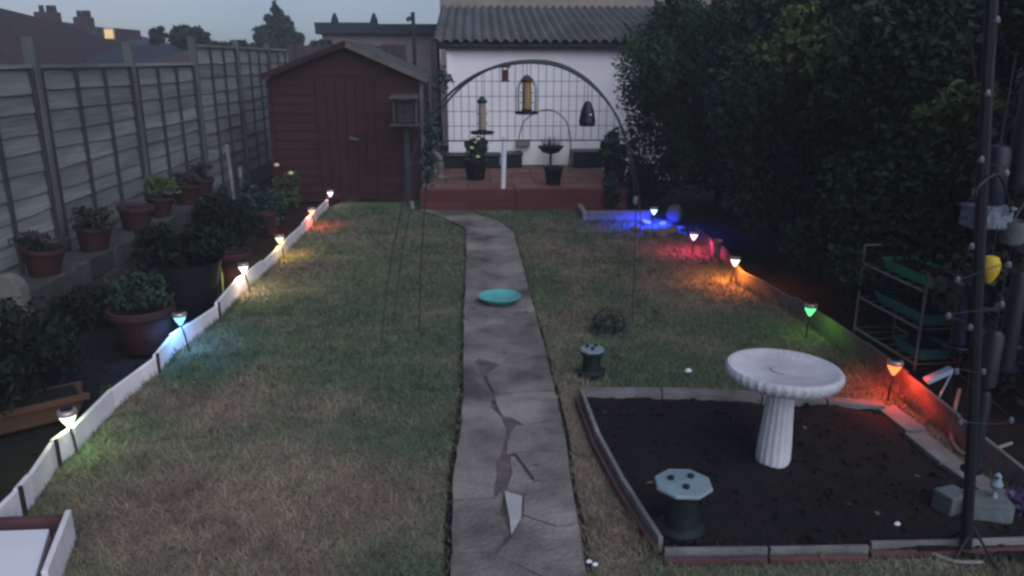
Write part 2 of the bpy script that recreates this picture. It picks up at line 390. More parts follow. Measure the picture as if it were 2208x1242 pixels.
# grass blades
rs = np.random.RandomState(5)
N = 330000
yy = 1.9+(10.3-1.9)*rs.rand(N)**1.45; xx = -2.9+5.8*rs.rand(N)
keep = in_poly(xx, yy, LAWN_POLY) & ~in_poly(xx, yy, BED_POLY)
inpath = in_poly(xx, yy, [(p.x-.018+.0, p.y) for p in PATH_L]+[(p.x+.012, p.y) for p in reversed(PATH_R)]) & in_poly(xx+(rs.rand(N)**3-.35)*.09, yy, PATH_POLY)
keep &= (~inpath)
den = fnoise(xx, yy, 5, 90); keep &= rs.rand(N) < np.clip(.35+den*1.2, 0, 1)
xx, yy = xx[keep], yy[keep]; n = len(xx)
hh = (.012+.028*rs.rand(n))*(.6+.9*fnoise(xx, yy, 2.5, 95)); ww = .0022+.0006*yy*rs.rand(n)
aa = rs.rand(n)*2*np.pi; lean = hh*(.3+.9*rs.rand(n)); la = rs.rand(n)*2*np.pi
zz = lawn_z(xx, yy)-.003
v = np.zeros((n, 3, 3)); v[:, 0] = np.stack([xx-ww*np.cos(aa), yy-ww*np.sin(aa), zz], -1); v[:, 1] = np.stack([xx+ww*np.cos(aa), yy+ww*np.sin(aa), zz], -1)
v[:, 2] = np.stack([xx+lean*np.cos(la), yy+lean*np.sin(la), zz+hh], -1)
ct = lawn_tint(xx, yy)*(.84+.32*rs.rand(n))[:, None]
tag(quick_mesh('grass', v.reshape(-1, 3), np.arange(n*3).reshape(-1, 3), M['blade'], None, np.repeat(ct, 3, 0)),
    'short patchy grass, green in places and worn to straw in others', 'grass', kind='stuff')

# longer uncut grass along boards and path
rf_ = np.random.RandomState(33); fx, fy, fh = [], [], []
for line, cnt, side, hmax in ((EDGE_L, 1700, .035, .075), (EDGE_R, 1500, -.0, .07), (PATH_L, 1300, -.025, .045), (PATH_R, 1500, .03, .05), (BED[:4], 900, 0, .05), ([BED[0], BED[10], BED[9], BED[8]], 900, -.04, .07), (BED[5:9], 500, 0, .05), ([S(735, 436), S(900, 436), S(905, 452), S(1330, 458)], 900, 0, .08)):
    P = np.array([(p.x, p.y) for p in line]); seg = np.linalg.norm(np.diff(P, axis=0), axis=1); cum = np.concatenate([[0], np.cumsum(seg)])
    t = rf_.rand(cnt)*cum[-1]; px2 = np.interp(t, cum, P[:, 0])+side+(rf_.rand(cnt)-.5)*.035; py2 = np.interp(t, cum, P[:, 1])+(rf_.rand(cnt)-.5)*.05+(.05 if line is not BED[5:9] and side == 0 and cnt == 900 and len(line) == 4 and line[0] == BED[0] else 0)
    k = fnoise(px2, py2, 3.5, 55) > .47
    fx.append(px2[k]); fy.append(py2[k]); fh.append(hmax*(.4+.6*rf_.rand(k.sum())))
fx, fy, fh = map(np.concatenate, (fx, fy, fh)); n = len(fx); aa = rf_.rand(n)*6.28; la = rf_.rand(n)*6.28; ww = .0035
v = np.zeros((n, 3, 3)); v[:, 0] = np.stack([fx-ww*np.cos(aa), fy-ww*np.sin(aa), 0*fx-.01], -1); v[:, 1] = np.stack([fx+ww*np.cos(aa), fy+ww*np.sin(aa), 0*fx-.01], -1)
v[:, 2] = np.stack([fx+.6*fh*np.cos(la), fy+.6*fh*np.sin(la), fh], -1)
tag(quick_mesh('grass_fringe', v.reshape(-1, 3), np.arange(n*3).reshape(-1, 3), M['blade'], None, np.repeat(lawn_tint(fx, fy)*.85, 3, 0)), 'longer uncut grass along the boards and the path edges', 'grass', kind='stuff')
# fallen leaves
n = 170; lx_ = -2.4+4.8*rf_.rand(n); ly_ = 2.0+7*rf_.rand(n)**1.3; kk = in_poly(lx_, ly_, LAWN_POLY); lx_, ly_ = lx_[kk], ly_[kk]; n = len(lx_)
a = rf_.rand(n)*6.28; L_ = .012+.014*rf_.rand(n); dx, dy = np.cos(a)*L_, np.sin(a)*L_; z_ = .034+.004*rf_.rand(n)
v = np.stack([np.stack([lx_-dx, ly_-dy, z_], -1), np.stack([lx_+dy*.5, ly_-dx*.5, z_+.006*rf_.rand(n)], -1), np.stack([lx_+dx, ly_+dy, z_+.008*rf_.rand(n)], -1), np.stack([lx_-dy*.5, ly_+dx*.5, z_], -1)], 1)
tag(quick_mesh('fallen_leaves', v.reshape(-1, 3), np.arange(n*4).reshape(-1, 4), mat('fallen_leaf', (.2, .15, .08), (.08, .055, .035), .8, 5, island=True)), 'small dry leaves scattered on the lawn, path and soil', 'leaves', kind='stuff')

# ------------------------------------------------------------------ path of cracked slabs
tag(MB().prism([(p.x-.03, p.y) for p in PATH_L]+[(p.x+.022, p.y+.02) for p in reversed(PATH_R)], -.04, .009).build('path_edge_dirt', M['soil']), kind='structure')
path = MB().prism([(p[0], p[1]) for p in PATH_POLY], -.04, .016).build('path', M['rubble']); tag(path, kind='structure')
def slab(pxs, h=.026, m='concrete', name='paving_slab', tilt=0, lab=None, grow=None):
    if grow is None: grow = .006 if max(p[1] for p in pxs) < 800 or min(p[1] for p in pxs) > 1150 else -.0018
    pts = [S(x, y, .02) for x, y in pxs]; c = sum(pts, Vector())/len(pts)
    poly = []
    fine = []
    for i, p in enumerate(pts):                       # broken, uneven edges
        q = pts[(i+1) % len(pts)]; L = (q-p).length; k = max(1, int(L/.09))
        for j in range(k):
            r = p.lerp(q, j/k)
            if j: r = r+Vector(((random.random()-.5)*.012, (random.random()-.5)*.012, 0))
            fine.append(r)
    for p in fine:
        d = (p-c); p2 = c+d*(1+grow/max(d.length, .05))
        poly.append((p2.x, p2.y, h+tilt*(p.y-c.y)))
    b = MB(); b.prism(poly, -.03, h); o = b.build(name, M[m], path)
    if lab: o['label'] = lab
    return o
slab([(903, 452), (960, 470), (1006, 494), (1040, 497), (1048, 470), (1000, 457)])
slab([(1048, 470), (1040, 497), (1006, 497), (1007, 540), (1118, 540), (1105, 500), (1076, 479)])
slab([(1007, 541), (1118, 541), (1140, 628), (1004, 634)])
slab([(1004, 636), (1141, 630), (1156, 690), (1060, 700), (1001, 712)])
slab([(1001, 716), (1060, 703), (1157, 692), (1178, 770), (1075, 786), (1030, 774), (1000, 780)], .029)
slab([(1000, 782), (1022, 778), (1046, 830), (1062, 850), (1058, 880), (1080, 900), (1092, 930), (1083, 975), (1070, 1000), (1066, 1075), (977, 1080), (980, 1010), (993, 930), (1000, 840)], .026)
slab([(1078, 788), (1179, 772), (1196, 842), (1112, 846), (1064, 848), (1048, 812)], .031)
slab([(1064, 853), (1112, 849), (1197, 846), (1210, 900), (1128, 916), (1102, 902), (1082, 896)], .025)
slab([(1112, 918), (1130, 918), (1211, 903), (1224, 972), (1150, 974), (1110, 975), (1092, 978), (1099, 935)], .022)
slab([(1112, 980), (1224, 976), (1230, 1030), (1180, 1038), (1152, 1034), (1130, 1005)], .028)
slab([(1100, 985), (1110, 984), (1128, 1010), (1150, 1040), (1140, 1066), (1092, 1060), (1104, 1020)], .02)
slab([(1152, 1040), (1231, 1033), (1247, 1130), (1200, 1135), (1128, 1110), (1130, 1072)], .022)
slab([(977, 1084), (1066, 1079), (1080, 1062), (1086, 1075), (1078, 1110), (1100, 1150), (1060, 1190), (976, 1195)], .028)
slab([(1088, 1070), (1126, 1080), (1124, 1120), (1102, 1156)], .04, 'concrete_pale', tilt=.06, lab='pale raised broken triangle of concrete')
slab([(1104, 1158), (1128, 1115), (1200, 1139), (1248, 1134), (1264, 1240), (1180, 1250), (1070, 1200)], .026)
slab([(976, 1198), (1062, 1194), (1178, 1254), (1200, 1420), (985, 1420)], .024)
slab([(1181, 1254), (1265, 1244), (1290, 1420), (1204, 1420)], .028)

# ------------------------------------------------------------------ terrace at the far end
TY0, TZ = 9.95, .27
tl, tr = V(905, 430, TY0).x, V(1352, 430, TY0).x
terr = MB().box(((tl+tr)/2, (TY0+.09+12.5)/2, (TZ-.06)/2-.02), (tr-tl-.02, 12.5-TY0-.1, TZ-.02)).build('terrace', M['rubble']); tag(terr, kind='structure')
random.seed(11)
for r_ in range(5):
    y0 = TY0+.1+r_*.48; off = (r_ % 2)*.3
    x = tl+.01-off
    while x < tr-.02:
        a, b = max(x, tl+.01), min(x+.6, tr-.01)
        if b-a > .06:
            MB().box(((a+b)/2, y0+.235, TZ-.035+random.uniform(-.004, .004)), (b-a-.012, .462, .06)).build('paver', M['paver'], terr)
        x += .6
sl = thing('sleeper_wall', 'dark red timber wall holding up the front of the far terrace', 'retaining wall', ((tl+tr)/2, TY0, 0))
xm = V(1112, 430, TY0).x-(tl+tr)/2
for (a, b) in ((tl-(tl+tr)/2, xm), (xm, tr-(tl+tr)/2)):
    for zz_ in (0, 1):
        MB().box(((a+b)/2, random.uniform(0, .012), .065+zz_*.142), (b-a-.012, .08, .138)).build('timber', M['sleeper'], sl, bevel=.005)

# low grey timber curb to the right of the terrace
o = thing('low_timber_frame', 'low pale timber curb on the lawn edge beside the blue-lit stake light', 'garden border', S(1335, 474))
a = S(1268, 474)-S(1335, 474); b = S(1402, 474)-S(1335, 474)
MB().box(((a.x+b.x)/2, 0, .055), (b.x-a.x, .07, .11)).build('front_timber', M['greywood'], o, bevel=.005)
MB().box((a.x-.04, .25, .05), (.07, .6, .1)).build('side_timber', M['greywood'], o, bevel=.005)

# ------------------------------------------------------------------ fence on the left
FX = -3.50
fence = thing('panel_fence', 'long weathered grey lap-panel fence with posts along the left side', 'fence', (FX, 0, 0))
posts = [1.1, 2.93, 4.76, 6.59, 8.42, 10.25, 12.08, 13.9, 15.7]
random.seed(3)
for i, y in enumerate(posts):
    ztop = 2.02 if i < 5 else 2.12
    MB().box((.02+random.uniform(-.01, .01), y, ztop/2-.05), (.085, .07, ztop+.1), Matrix.Rotation(random.uniform(-.012, .012), 3, 'Y')).build('post', M['post'], fence, bevel=.006)
slat_me = None
for i in range(len(posts)-1):
    y0, y1 = posts[i]+.047, posts[i+1]-.047; top = 1.78 if i < 5 else 2.0
    n = 10; hgt = (top-.24)/n
    for k in range(n):
        z = .22+k*hgt
        b = MB(); j0, j1 = random.uniform(-.018, .018), random.uniform(-.018, .018)
        x0 = -.012; tk = .012; hh_ = hgt+.02
        # a waney lap slat: foot leans out over the slat below
        vs = []
        ks = 5
        for q in range(ks+1):
            yq = y0+(y1-y0)*q/ks; jj = j0+(j1-j0)*q/ks+random.uniform(-.008, .008)
            vs += [(x0+.022, yq, z+jj), (x0+.022+tk, yq, z+jj), (x0+tk, yq, z+hh_), (x0, yq, z+hh_)]
        fs = [(0, 1, 2, 3), tuple(ks*4+t for t in (3, 2, 1, 0))]
        for q in range(ks):
            for t in range(4): fs.append((q*4+t, q*4+(t+1) % 4, (q+1)*4+(t+1) % 4, (q+1)*4+t))
        b.add(vs, fs); b.build('slat', M['fence'], fence)
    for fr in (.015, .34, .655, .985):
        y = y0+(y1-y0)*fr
        MB().box((.04, y, (top+.22)/2), (.024, .02, top-.22), Matrix.Rotation(random.uniform(-.008, .008), 3, 'X')).build('batten_and_shade', M['batten_and_shade'], fence)  # thin dark strip: batten merged with the painted shadow line beside it
    MB().box((.01, (y0+y1)/2, top+.022), (.065, y1-y0, .03)).build('cap_rail', M['fence'], fence)
    MB().box((.01, (y0+y1)/2, .09), (.05, y1-y0, .25)).build('gravel_board', M['post'], fence)

# leaning stakes at the fence
for (p0, p1, wd, lab) in (((505, 405), (487, 312), .035, 'pale narrow plank leaning on the fence behind the shrubs'), ((520, 425), (516, 360), .03, 'short pale stake beside the longer leaning plank')):
    Y = 9.3
    a, b = V(*p0, Y), V(*p1, Y); c = Vector((a.x, Y, 0))
    o = MB().bar((0, 0, -.05), (b.x-a.x, .02, b.z), wd, .015, (0, 1, 0)).build('leaning_plank', M['greywood']); o.location = c
    tag(o, lab, 'plank')

# ------------------------------------------------------------------ raised shelf of blocks along the fence
shelf = thing('block_shelf', 'low wall of grey concrete blocks carrying pots along the fence', 'low wall', (FX+.3, 0, 0))
random.seed(5)
for row in range(2):
    y = 3.3+(.22 if row else 0)
    while y < 9.6:
        MB().box((random.uniform(-.01, .01), y+.215, .085+row*.17), (.3, .425, .162)).build('block', M['block'], shelf, bevel=.006)
        y += .436

# ------------------------------------------------------------------ shed
SY = 10.75
sxl, sxr = V(590, 300, SY).x, V(912, 300, SY).x
zl, zr, za = V(583, 158, SY).z, V(915, 163, SY).z, V(745, 92, SY).z
xa = V(745, 92, SY).x
W2 = (sxr-sxl)/2; cx = (sxl+sxr)/2
shed = thing('garden_shed', 'dark red-brown wooden garden shed with a low gabled roof', 'shed', (cx, SY, 0))
ax = xa-cx; eave = (zl+zr)/2
def roof_z(x): return za-(za-zl)*(ax-x)/(ax+W2) if x < ax else za-(za-zr)*(x-ax)/(W2-ax)
core = MB().sheet_y([(-W2+.02, -.03), (W2-.02, -.03), (W2-.02, roof_z(W2)-.05), (ax, za-.05), (-W2+.02, roof_z(-W2)-.05)], .02, 1.9); core.build('wall', M['shed'], shed)
bh = .118; z = 0
while z < za-.06:
    z1 = z+bh+.006; xs = []
    xl, xr_ = -W2, W2
    def clipx(zc):
        l = -W2 if zc <= roof_z(-W2)-.04 else -W2+(zc-(roof_z(-W2)-.04))/((za-.04)-(roof_z(-W2)-.04))*(ax+W2)
        r = W2 if zc <= roof_z(W2)-.04 else W2-(zc-(roof_z(W2)-.04))/((za-.04)-(roof_z(W2)-.04))*(W2-ax)
        return l, r
    l0, r0 = clipx(z); l1, r1 = clipx(min(z1, za-.05))
    if r0-l0 > .08:
        b = MB(); zt = min(z1, za-.05); r1 = max(r1, l1+.01)
        b.add([(l0, -.016, z), (r0, -.016, z), (r1, -.003, zt), (l1, -.003, zt), (l0, .018, z), (r0, .018, z), (r1, .018, zt), (l1, .018, zt)],
              [(0, 1, 2, 3), (4, 7, 6, 5), (0, 4, 5, 1), (1, 5, 6, 2), (2, 6, 7, 3), (3, 7, 4, 0)])
        b.build('cladding_board', M['shed'], shed)
    z += bh
b = MB()
t = .03
b.add([(-W2-.06, -.12, roof_z(-W2)-.03), (ax, -.12, za), (ax, 2.0, za), (-W2-.06, 2.0, roof_z(-W2)-.03), (-W2-.06, -.12, roof_z(-W2)-.03+t), (ax, -.12, za+t), (ax, 2.0, za+t), (-W2-.06, 2.0, roof_z(-W2)-.03+t)],
      [(0, 1, 2, 3), (4, 7, 6, 5), (0, 4, 5, 1), (3, 2, 6, 7), (0, 3, 7, 4)])
b.add([(ax, -.12, za), (W2+.08, -.12, roof_z(W2)-.04), (W2+.08, 2.0, roof_z(W2)-.04), (ax, 2.0, za), (ax, -.12, za+t), (W2+.08, -.12, roof_z(W2)-.04+t), (W2+.08, 2.0, roof_z(W2)-.04+t), (ax, 2.0, za+t)],
      [(0, 1, 2, 3), (4, 7, 6, 5), (0, 4, 5, 1), (3, 2, 6, 7), (1, 5, 6, 2)])
b.build('roof', M['felt'], shed)
MB().bar((-W2-.05, -.135, roof_z(-W2)-.075), (ax, -.135, za-.055), .02, .07).build('bargeboard', M['shed'], shed)
MB().bar((ax, -.135, za-.055), (W2+.08, -.135, roof_z(W2)-.09), .02, .07).build('bargeboard', M['shed_trim'], shed)
MB().box((W2+.0, -.03, zr/2-.04), (.05, .05, zr-.06)).build('corner_trim', M['shed_trim'], shed)
MB().box((-W2-.0, -.03, zl/2-.04), (.05, .05, zl-.06)).build('corner_trim', M['shed'], shed)
dl, dr = V(690, 300, SY).x-cx, V(812, 300, SY).x-cx
door = MB().box(((dl+dr)/2, -.022, .83), (dr-dl, .02, 1.6)).build('door', M['shed'], shed)
n = 6
for k in range(n):
    wv = (dr-dl)/n
    MB().box((dl+wv*(k+.5), -.043, .83), (wv-.008, .02, 1.59)).build('plank', M['shed'], door)
hp = V(765, 298, SY)
MB().box((hp.x-cx, -.07, hp.z), (.13, .025, .03), Matrix.Rotation(.15, 3, 'Y')).build('handle', M['shed_trim'], door)

# bird house standing in front of the shed's right side
bp = V(876, 270, 10.35)
bt = thing('bird_table', 'wooden bird table with pale flat roof against the shed wall', 'bird table', (bp.x, 10.35, 0))
w_ = .17
MB().box((0, 0, bp.z/2-.02), (.06, .06, bp.z+.02)).build('post', M['batten_and_shade'], bt)
MB().box((0, 0, bp.z+.01), (.4, .3, .025)).build('tray', M['board'], bt, bevel=.004)
zt = V(876, 212, 10.35).z
for sx_ in (-1, 1):
    for sy_ in (-1, 1):
        MB().box((sx_*.14, sy_*.1, (bp.z+zt)/2+.012), (.03, .03, zt-bp.z-.024)).build('upright', M['board'] if sx_ > 0 else M['board'], bt)
MB().box((0, .02, (bp.z+zt)/2), (.2, .16, (zt-bp.z)*.8)).build('nest_box', M['board'], bt)
MB().lathe([(.035, 0), (.035, .012)], 14).build('hole', M['black_plastic'], bt)
h_ = bt.children if False else [c for c in bpy.data.objects if c.parent == bt and c.name.startswith('hole')][0]
h_.rotation_euler = (math.pi/2, 0, 0); h_.location = (0, -.058, (bp.z+zt)/2+.01)
MB().add([(-.2, -.17, zt), (.2, -.17, zt), (.2, .17, zt), (-.2, .17, zt), (-.16, -.13, zt+.05), (.16, -.13, zt+.05), (.16, .13, zt+.05), (-.16, .13, zt+.05)],
         [(0, 3, 2, 1), (4, 5, 6, 7), (0, 1, 5, 4), (1, 2, 6, 5), (2, 3, 7, 6), (3, 0, 4, 7)]).build('roof', M['board'], bt)

# brown board fence beyond the shed
bf = thing('board_fence', 'brown vertical board fence between the shed and the white garage', 'fence', (-2.3, 12.9, 0))
x = -.62; random.seed(8)
while x < 1.12:
    MB().box((x+.065, random.uniform(-.008, .008), 1.02+random.uniform(-.012, .012)), (.125, .02, 2.1)).build('board', M['board'], bf)
    x += .131
for z in (.5, 1.6): MB().box((.25, .035, z), (1.74, .04, .08)).build('rail', M['batten_and_shade'], bf)
bfp = MB().box((0, 0, 1.05), (.09, .09, 2.1)).build('wooden_post', M['board']); bfp.location = (V(940, 300, 11.9).x, 11.9, 0)
tag(bfp, 'brown wooden post standing just left of the white garage wall', 'post')

# ------------------------------------------------------------------ white garage
GY = 12.5
gl, gr = V(966, 250, GY).x, 5.4
gz = V(1150, 101, GY).z
gar = thing('garage', 'white rendered garage with a grey corrugated roof across the garden end', 'garage', ((gl+gr)/2, GY, 0))
gw = gr-gl; gc = (gl+gr)/2
MB().box((0, 1.6, gz/2), (gw, 3.2, gz)).build('wall', M['white'], gar)
MB().box((-gw/2+.03, -.02, gz-.25), (.06, .05, .3)).build('corner_trim', M['white'], gar)
rl = V(938, 95, GY-.2).x-gc; rr_ = gw/2+.2
ze = V(1150, 86, GY-.22).z; zb = V(1150, 14, GY+3.3).z
nx = int((rr_-rl)/.0245); vs = []; fs = []
for j, (yy_, zz_) in enumerate(((-.24, ze), (3.3, zb))):
    for i in range(nx+1):
        x = rl+(rr_-rl)*i/nx; vs.append((x, yy_, zz_+.028*math.sin(x*2*math.pi/.148)))
for j, (yy_, zz_) in enumerate(((-.24, ze-.012), (3.3, zb-.012))):
    for i in range(nx+1):
        x = rl+(rr_-rl)*i/nx; vs.append((x, yy_, zz_+.028*math.sin(x*2*math.pi/.148)))
k = nx+1
for i in range(nx):
    fs += [(i, i+1, k+i+1, k+i), (2*k+i, 3*k+i, 3*k+i+1, 2*k+i+1), (i, 2*k+i, 2*k+i+1, i+1)]
MB().add(vs, fs).build('corrugated_roof', M['corr'], gar, smooth=True)
MB().box(((rl+rr_)/2, -.05, gz+.035), (rr_-rl-.1, .06, ze-gz+.03)).build('fascia', M['fascia'], gar)
gt = MB().tube([(rl+.04, -.13, ze-.085), (rr_, -.13, ze-.085)], .045, 8).build('gutter', M['fascia'], gar)
MB().bar((rl-.01, -.22, ze-.1), (rl-.01, 3.3, zb-.1), .03, .12).build('bargeboard', M['green_metal'], gar)
MB().add([(-gw/2+.01, .0, gz), (-gw/2+.01, 3.2, gz), (-gw/2+.01, 3.2, zb-.08), (gw/2-.01, 0, gz), (gw/2-.01, 3.2, gz), (gw/2-.01, 3.2, zb-.08)], [(0, 1, 2), (3, 5, 4), (1, 4, 5, 2)]).build('gable_infill', M['beige'], gar)

# beige building behind the garage
bb = thing('beige_house', 'beige walled house whose wall shows just above the corrugated garage roof', 'house', (3.2, 18, 0))
hx = V(948, 5, 18).x-3.2
MB().box(((hx+6)/2, 3, 2.6), (6-hx, 6, 5.2)).build('wall', M['beige'], bb)
MB().add([(hx-.2, -.3, 5.2), (6.2, -.3, 5.2), (6.2, 6.3, 5.2), (hx-.2, 6.3, 5.2), (hx-.2, 3, 7.4), (6.2, 3, 7.4)], [(0, 1, 5, 4), (3, 4, 5, 2), (0, 4, 3), (1, 2, 5), (0, 3, 2, 1)]).build('roof', M['slate'], bb)
wf = MB().box((2.2, -.02, 3.9), (1.2, .06, 1.1)).build('window', M['white_plastic'], bb)
MB().box((2.2, -.055, 3.9), (1.05, .02, .95)).build('pane', M['black_plastic'], wf)

# low flat-roofed building behind the shed
Y = 20
L0, L1 = V(690, 80, Y), V(940, 80, Y)
lb = thing('flat_roofed_building', 'low beige building with a thick dark flat roof beyond the shed', 'building', ((L0.x+L1.x)/2, Y, 0))
zt, zb2 = V(800, 52, Y).z, V(800, 74, Y).z; wd = L1.x-L0.x
MB().box((0, 1.5, zb2/2), (wd-.1, 3, zb2)).build('wall', M['beige'], lb)
MB().box((0, 1.5, (zt+zb2)/2), (wd+.15, 3.4, zt-zb2)).build('roof', M['slate'], lb, bevel=.02)
MB().box((-.9, 1, zt+.03), (1.5, .5, .08)).build('parapet', M['slate'], lb)
for k, px in enumerate((713, 800)):
    p = V(px, 50, Y); MB().lathe([(.1, 0), (.09, .12), (.03, .28)], 8, (p.x-(L0.x+L1.x)/2, .6, zt)).build('roof_vent', M['slate'], lb)
p = V(893, 105, 15.5); q = V(893, 42, 15.5); q2 = V(884, 40, 15.5)
fl = MB().tube(smooth_path([(0, 0, 0), (0, 0, q.z-.06), (-.02, 0, q.z), (-.08, 0, q.z+.02), (-.11, 0, q.z-.03)], 4), .035, 8).build('flue_pipe', M['slate'], smooth=True); fl.location = (p.x, 15.5, 0)
tag(fl, 'thin dark flue pipe with a hooked top rising beyond the shed roof', 'pipe')

# ------------------------------------------------------------------ houses beyond the fence at the left
Y = 24
hs = thing('red_roofed_house', 'near house with a dark red tiled roof at the far left', 'house', (V(20, 90, Y).x, Y, 0)); ox = hs.location.x
pl = [V(-330, 130, Y), V(-60, 0, Y), V(5, 20, Y), V(30, 42, Y), V(150, 60, Y), V(165, 130, Y)]
MB().sheet_y([(V(-330, 130, Y).x-ox, 0), (V(165, 130, Y).x-ox, 0), (V(165, 130, Y).x-ox, V(165, 130, Y).z), (V(-330, 130, Y).x-ox, V(-330, 130, Y).z)], .3, 7).build('wall', M['brick'], hs)
rfm = MB(); e0, e1 = V(-340, 140, Y), V(170, 140, Y); r0, r1 = V(-200, -70, Y+3.5), V(-20, 12, Y+3.5); r2 = V(150, 54, Y+3.5)
rfm.add([(e0.x-ox, 0, e0.z), (e1.x-ox, 0, e1.z), (r2.x-ox, 3.5, r2.z), (r1.x-ox, 3.5, r1.z), (r0.x-ox, 3.5, r0.z), (e0.x-ox, 7, e0.z), (e1.x-ox, 7, e1.z)], [(0, 1, 2, 3, 4), (6, 5, 4, 3, 2), (0, 4, 5), (1, 6, 2), (0, 5, 6, 1)])
rf = rfm.build('roof', M['tile'], hs)
Y = 34
h2 = thing('long_roofed_house', 'distant house with two chimneys and one lit attic window', 'house', (V(200, 90, Y).x, Y, 0)); ox = h2.location.x
a, b, c, d = V(40, 120, Y), V(350, 120, Y), V(58, 36, Y+4), V(242, 62, Y+4)
MB().box(((a.x+b.x)/2-ox, 4, a.z/2), (b.x-a.x-.3, 7.4, a.z)).build('wall', M['brick'], h2)
rf = MB().add([(a.x-ox, 0, a.z), (b.x-ox, 0, b.z), (d.x-ox, 4, d.z), (c.x-ox, 4, c.z), (a.x-ox, 8, a.z), (b.x-ox, 8, b.z)], [(0, 1, 2, 3), (5, 4, 3, 2), (0, 3, 4), (1, 5, 2), (0, 4, 5, 1)]).build('roof', M['slate'], h2)
for (x0, x1, y0) in ((86, 124, 22), (168, 196, 33)):
    p, q = V(x0, 70, Y+3.6), V(x1, y0+4, Y+3.6)
    MB().box(((p.x+q.x)/2-ox, 3.6, (p.z+q.z)/2), (q.x-p.x, .6, q.z-p.z)).build('chimney', M['brick'], rf, bevel=.03)
    for s_ in (-.25, .1, .35):
        MB().lathe([(.12, 0), (.1, .28)], 8, ((p.x+q.x)/2-ox+s_*(q.x-p.x), 3.6, q.z)).build('chimney_pot', M['tile'], rf)
p, q = V(212, 86, Y+1.2), V(252, 62, Y+1.2)
MB().box(((p.x+q.x)/2-ox, 2.4, (p.z+q.z)/2-.1), (q.x-p.x, 2.4, q.z-p.z+.25)).build('dormer', M['brick'], rf)
p, q = V(228, 83, Y+1.15), V(244, 63, Y+1.15)
wm = bpy.data.materials.new('lit_window'); wm.use_nodes = True
wb = wm.node_tree.nodes['Principled BSDF']; wb.inputs['Base Color'].default_value = (.1, .08, .05, 1)
wb.inputs['Emission Color'].default_value = (1, .72, .36, 1); wb.inputs['Emission Strength'].default_value = .85
wn = MB().box(((p.x+q.x)/2-ox, 1.16, (p.z+q.z)/2), (q.x-p.x+.08, .08, q.z-p.z+.08)).build('window', M['beige'], h2)
MB().box(((p.x+q.x)/2-ox, 1.1, (p.z+q.z)/2), (q.x-p.x, .02, q.z-p.z)).build('lit_pane', wm, wn)
# two neighbours' sheds just beyond the fence
for (x0, x1, y0, Y, m1, nm, lab, cat) in ((205, 330, 95, 18, 'slate', 'blue_roofed_outbuilding', 'blue-grey roofed outbuilding beyond the fence under the lit window', 'outbuilding'), (352, 442, 104, 13, 'board', 'neighbour_shed', 'brown neighbouring shed roof peeping over the fence between two posts', 'shed')):
    p, q = V(x0, y0, Y), V(x1, y0, Y); c = (p.x+q.x)/2; wd = q.x-p.x
    o = thing(nm, lab, cat, (c, Y, 0)); za_, ze_ = p.z, V(x0, 140, Y).z
    MB().box((0, 1.2, ze_/2), (wd+.6, 2.2, ze_)).build('wall', M['board'], o)
    MB().add([(-wd/2-.4, 0, ze_), (wd/2+.4, 0, ze_), (wd/2+.4, 2.4, ze_), (-wd/2-.4, 2.4, ze_), (-wd/2, 1.2, za_), (wd/2, 1.2, za_)], [(0, 1, 5, 4), (2, 3, 4, 5), (0, 4, 3), (1, 2, 5), (0, 3, 2, 1)]).build('roof', M[m1], o)

# ------------------------------------------------------------------ foliage makers
def leaf_arrays(pts, size, rs, up=.3, aspect=.5):
    n = len(pts); d = rs.normal(size=(n, 3)); d[:, 2] += up; d /= np.linalg.norm(d, axis=1)[:, None]
    e = rs.normal(size=(n, 3)); s = np.cross(d, e); s /= np.linalg.norm(s, axis=1)[:, None]
    nrm = np.cross(d, s)
    L = (size*(.6+.8*rs.rand(n)))[:, None]; Wd = L*aspect
    a = pts-d*L/2; b = pts+s*Wd/2+nrm*L*.08; c = pts+d*L/2; e2 = pts-s*Wd/2+nrm*L*.08
    v = np.stack([a, b, c, e2], 1).reshape(-1, 3)
    return v, np.arange(n*4).reshape(-1, 4)
def blob_points(n, blobs, rs, shell=.55):
    """points in the outer shells of many ellipsoids (x,y,z,rx,ry,rz), clustered into sprays"""
    vol = np.array([b[3]*b[4]+b[4]*b[5]+b[3]*b[5] for b in blobs]); idx = rs.choice(len(blobs), n, p=vol/vol.sum())
    B = np.array(blobs)[idx]
    d = rs.normal(size=(n, 3)); d /= np.linalg.norm(d, axis=1)[:, None]
    r = (shell+(1-shell)*rs.rand(n)**.6)[:, None]
    lump = 1+.18*np.sin(d[:, :1]*7+B[:, :1]*5)+.14*np.sin(d[:, 1:2]*9+B[:, 2:3]*7)
    return B[:, :3]+d*r*B[:, 3:6]*lump
def foliage(name, n, blobs, size, m, parent, seed, up=.3, aspect=.5, shell=.55):
    rs = np.random.RandomState(seed); p = blob_points(n, blobs, rs, shell); p = p[p[:, 2] > -.02]
    v, f = leaf_arrays(p, size, rs, up, aspect)
    return quick_mesh(name, v, f, m, parent)
def sub_blobs(c, r, k, seed, sr=.4):      # many small lumps over one big ellipsoid
    rs = np.random.RandomState(seed); out = []
    for i in range(k):
        d = rs.normal(size=3); d /= np.linalg.norm(d); q = .45+.5*rs.rand()
        s = sr*(.6+.7*rs.rand())
        out.append((c[0]+d[0]*r[0]*q, c[1]+d[1]*r[1]*q, c[2]+d[2]*r[2]*q, r[0]*s, r[1]*s, r[2]*s))
    return out

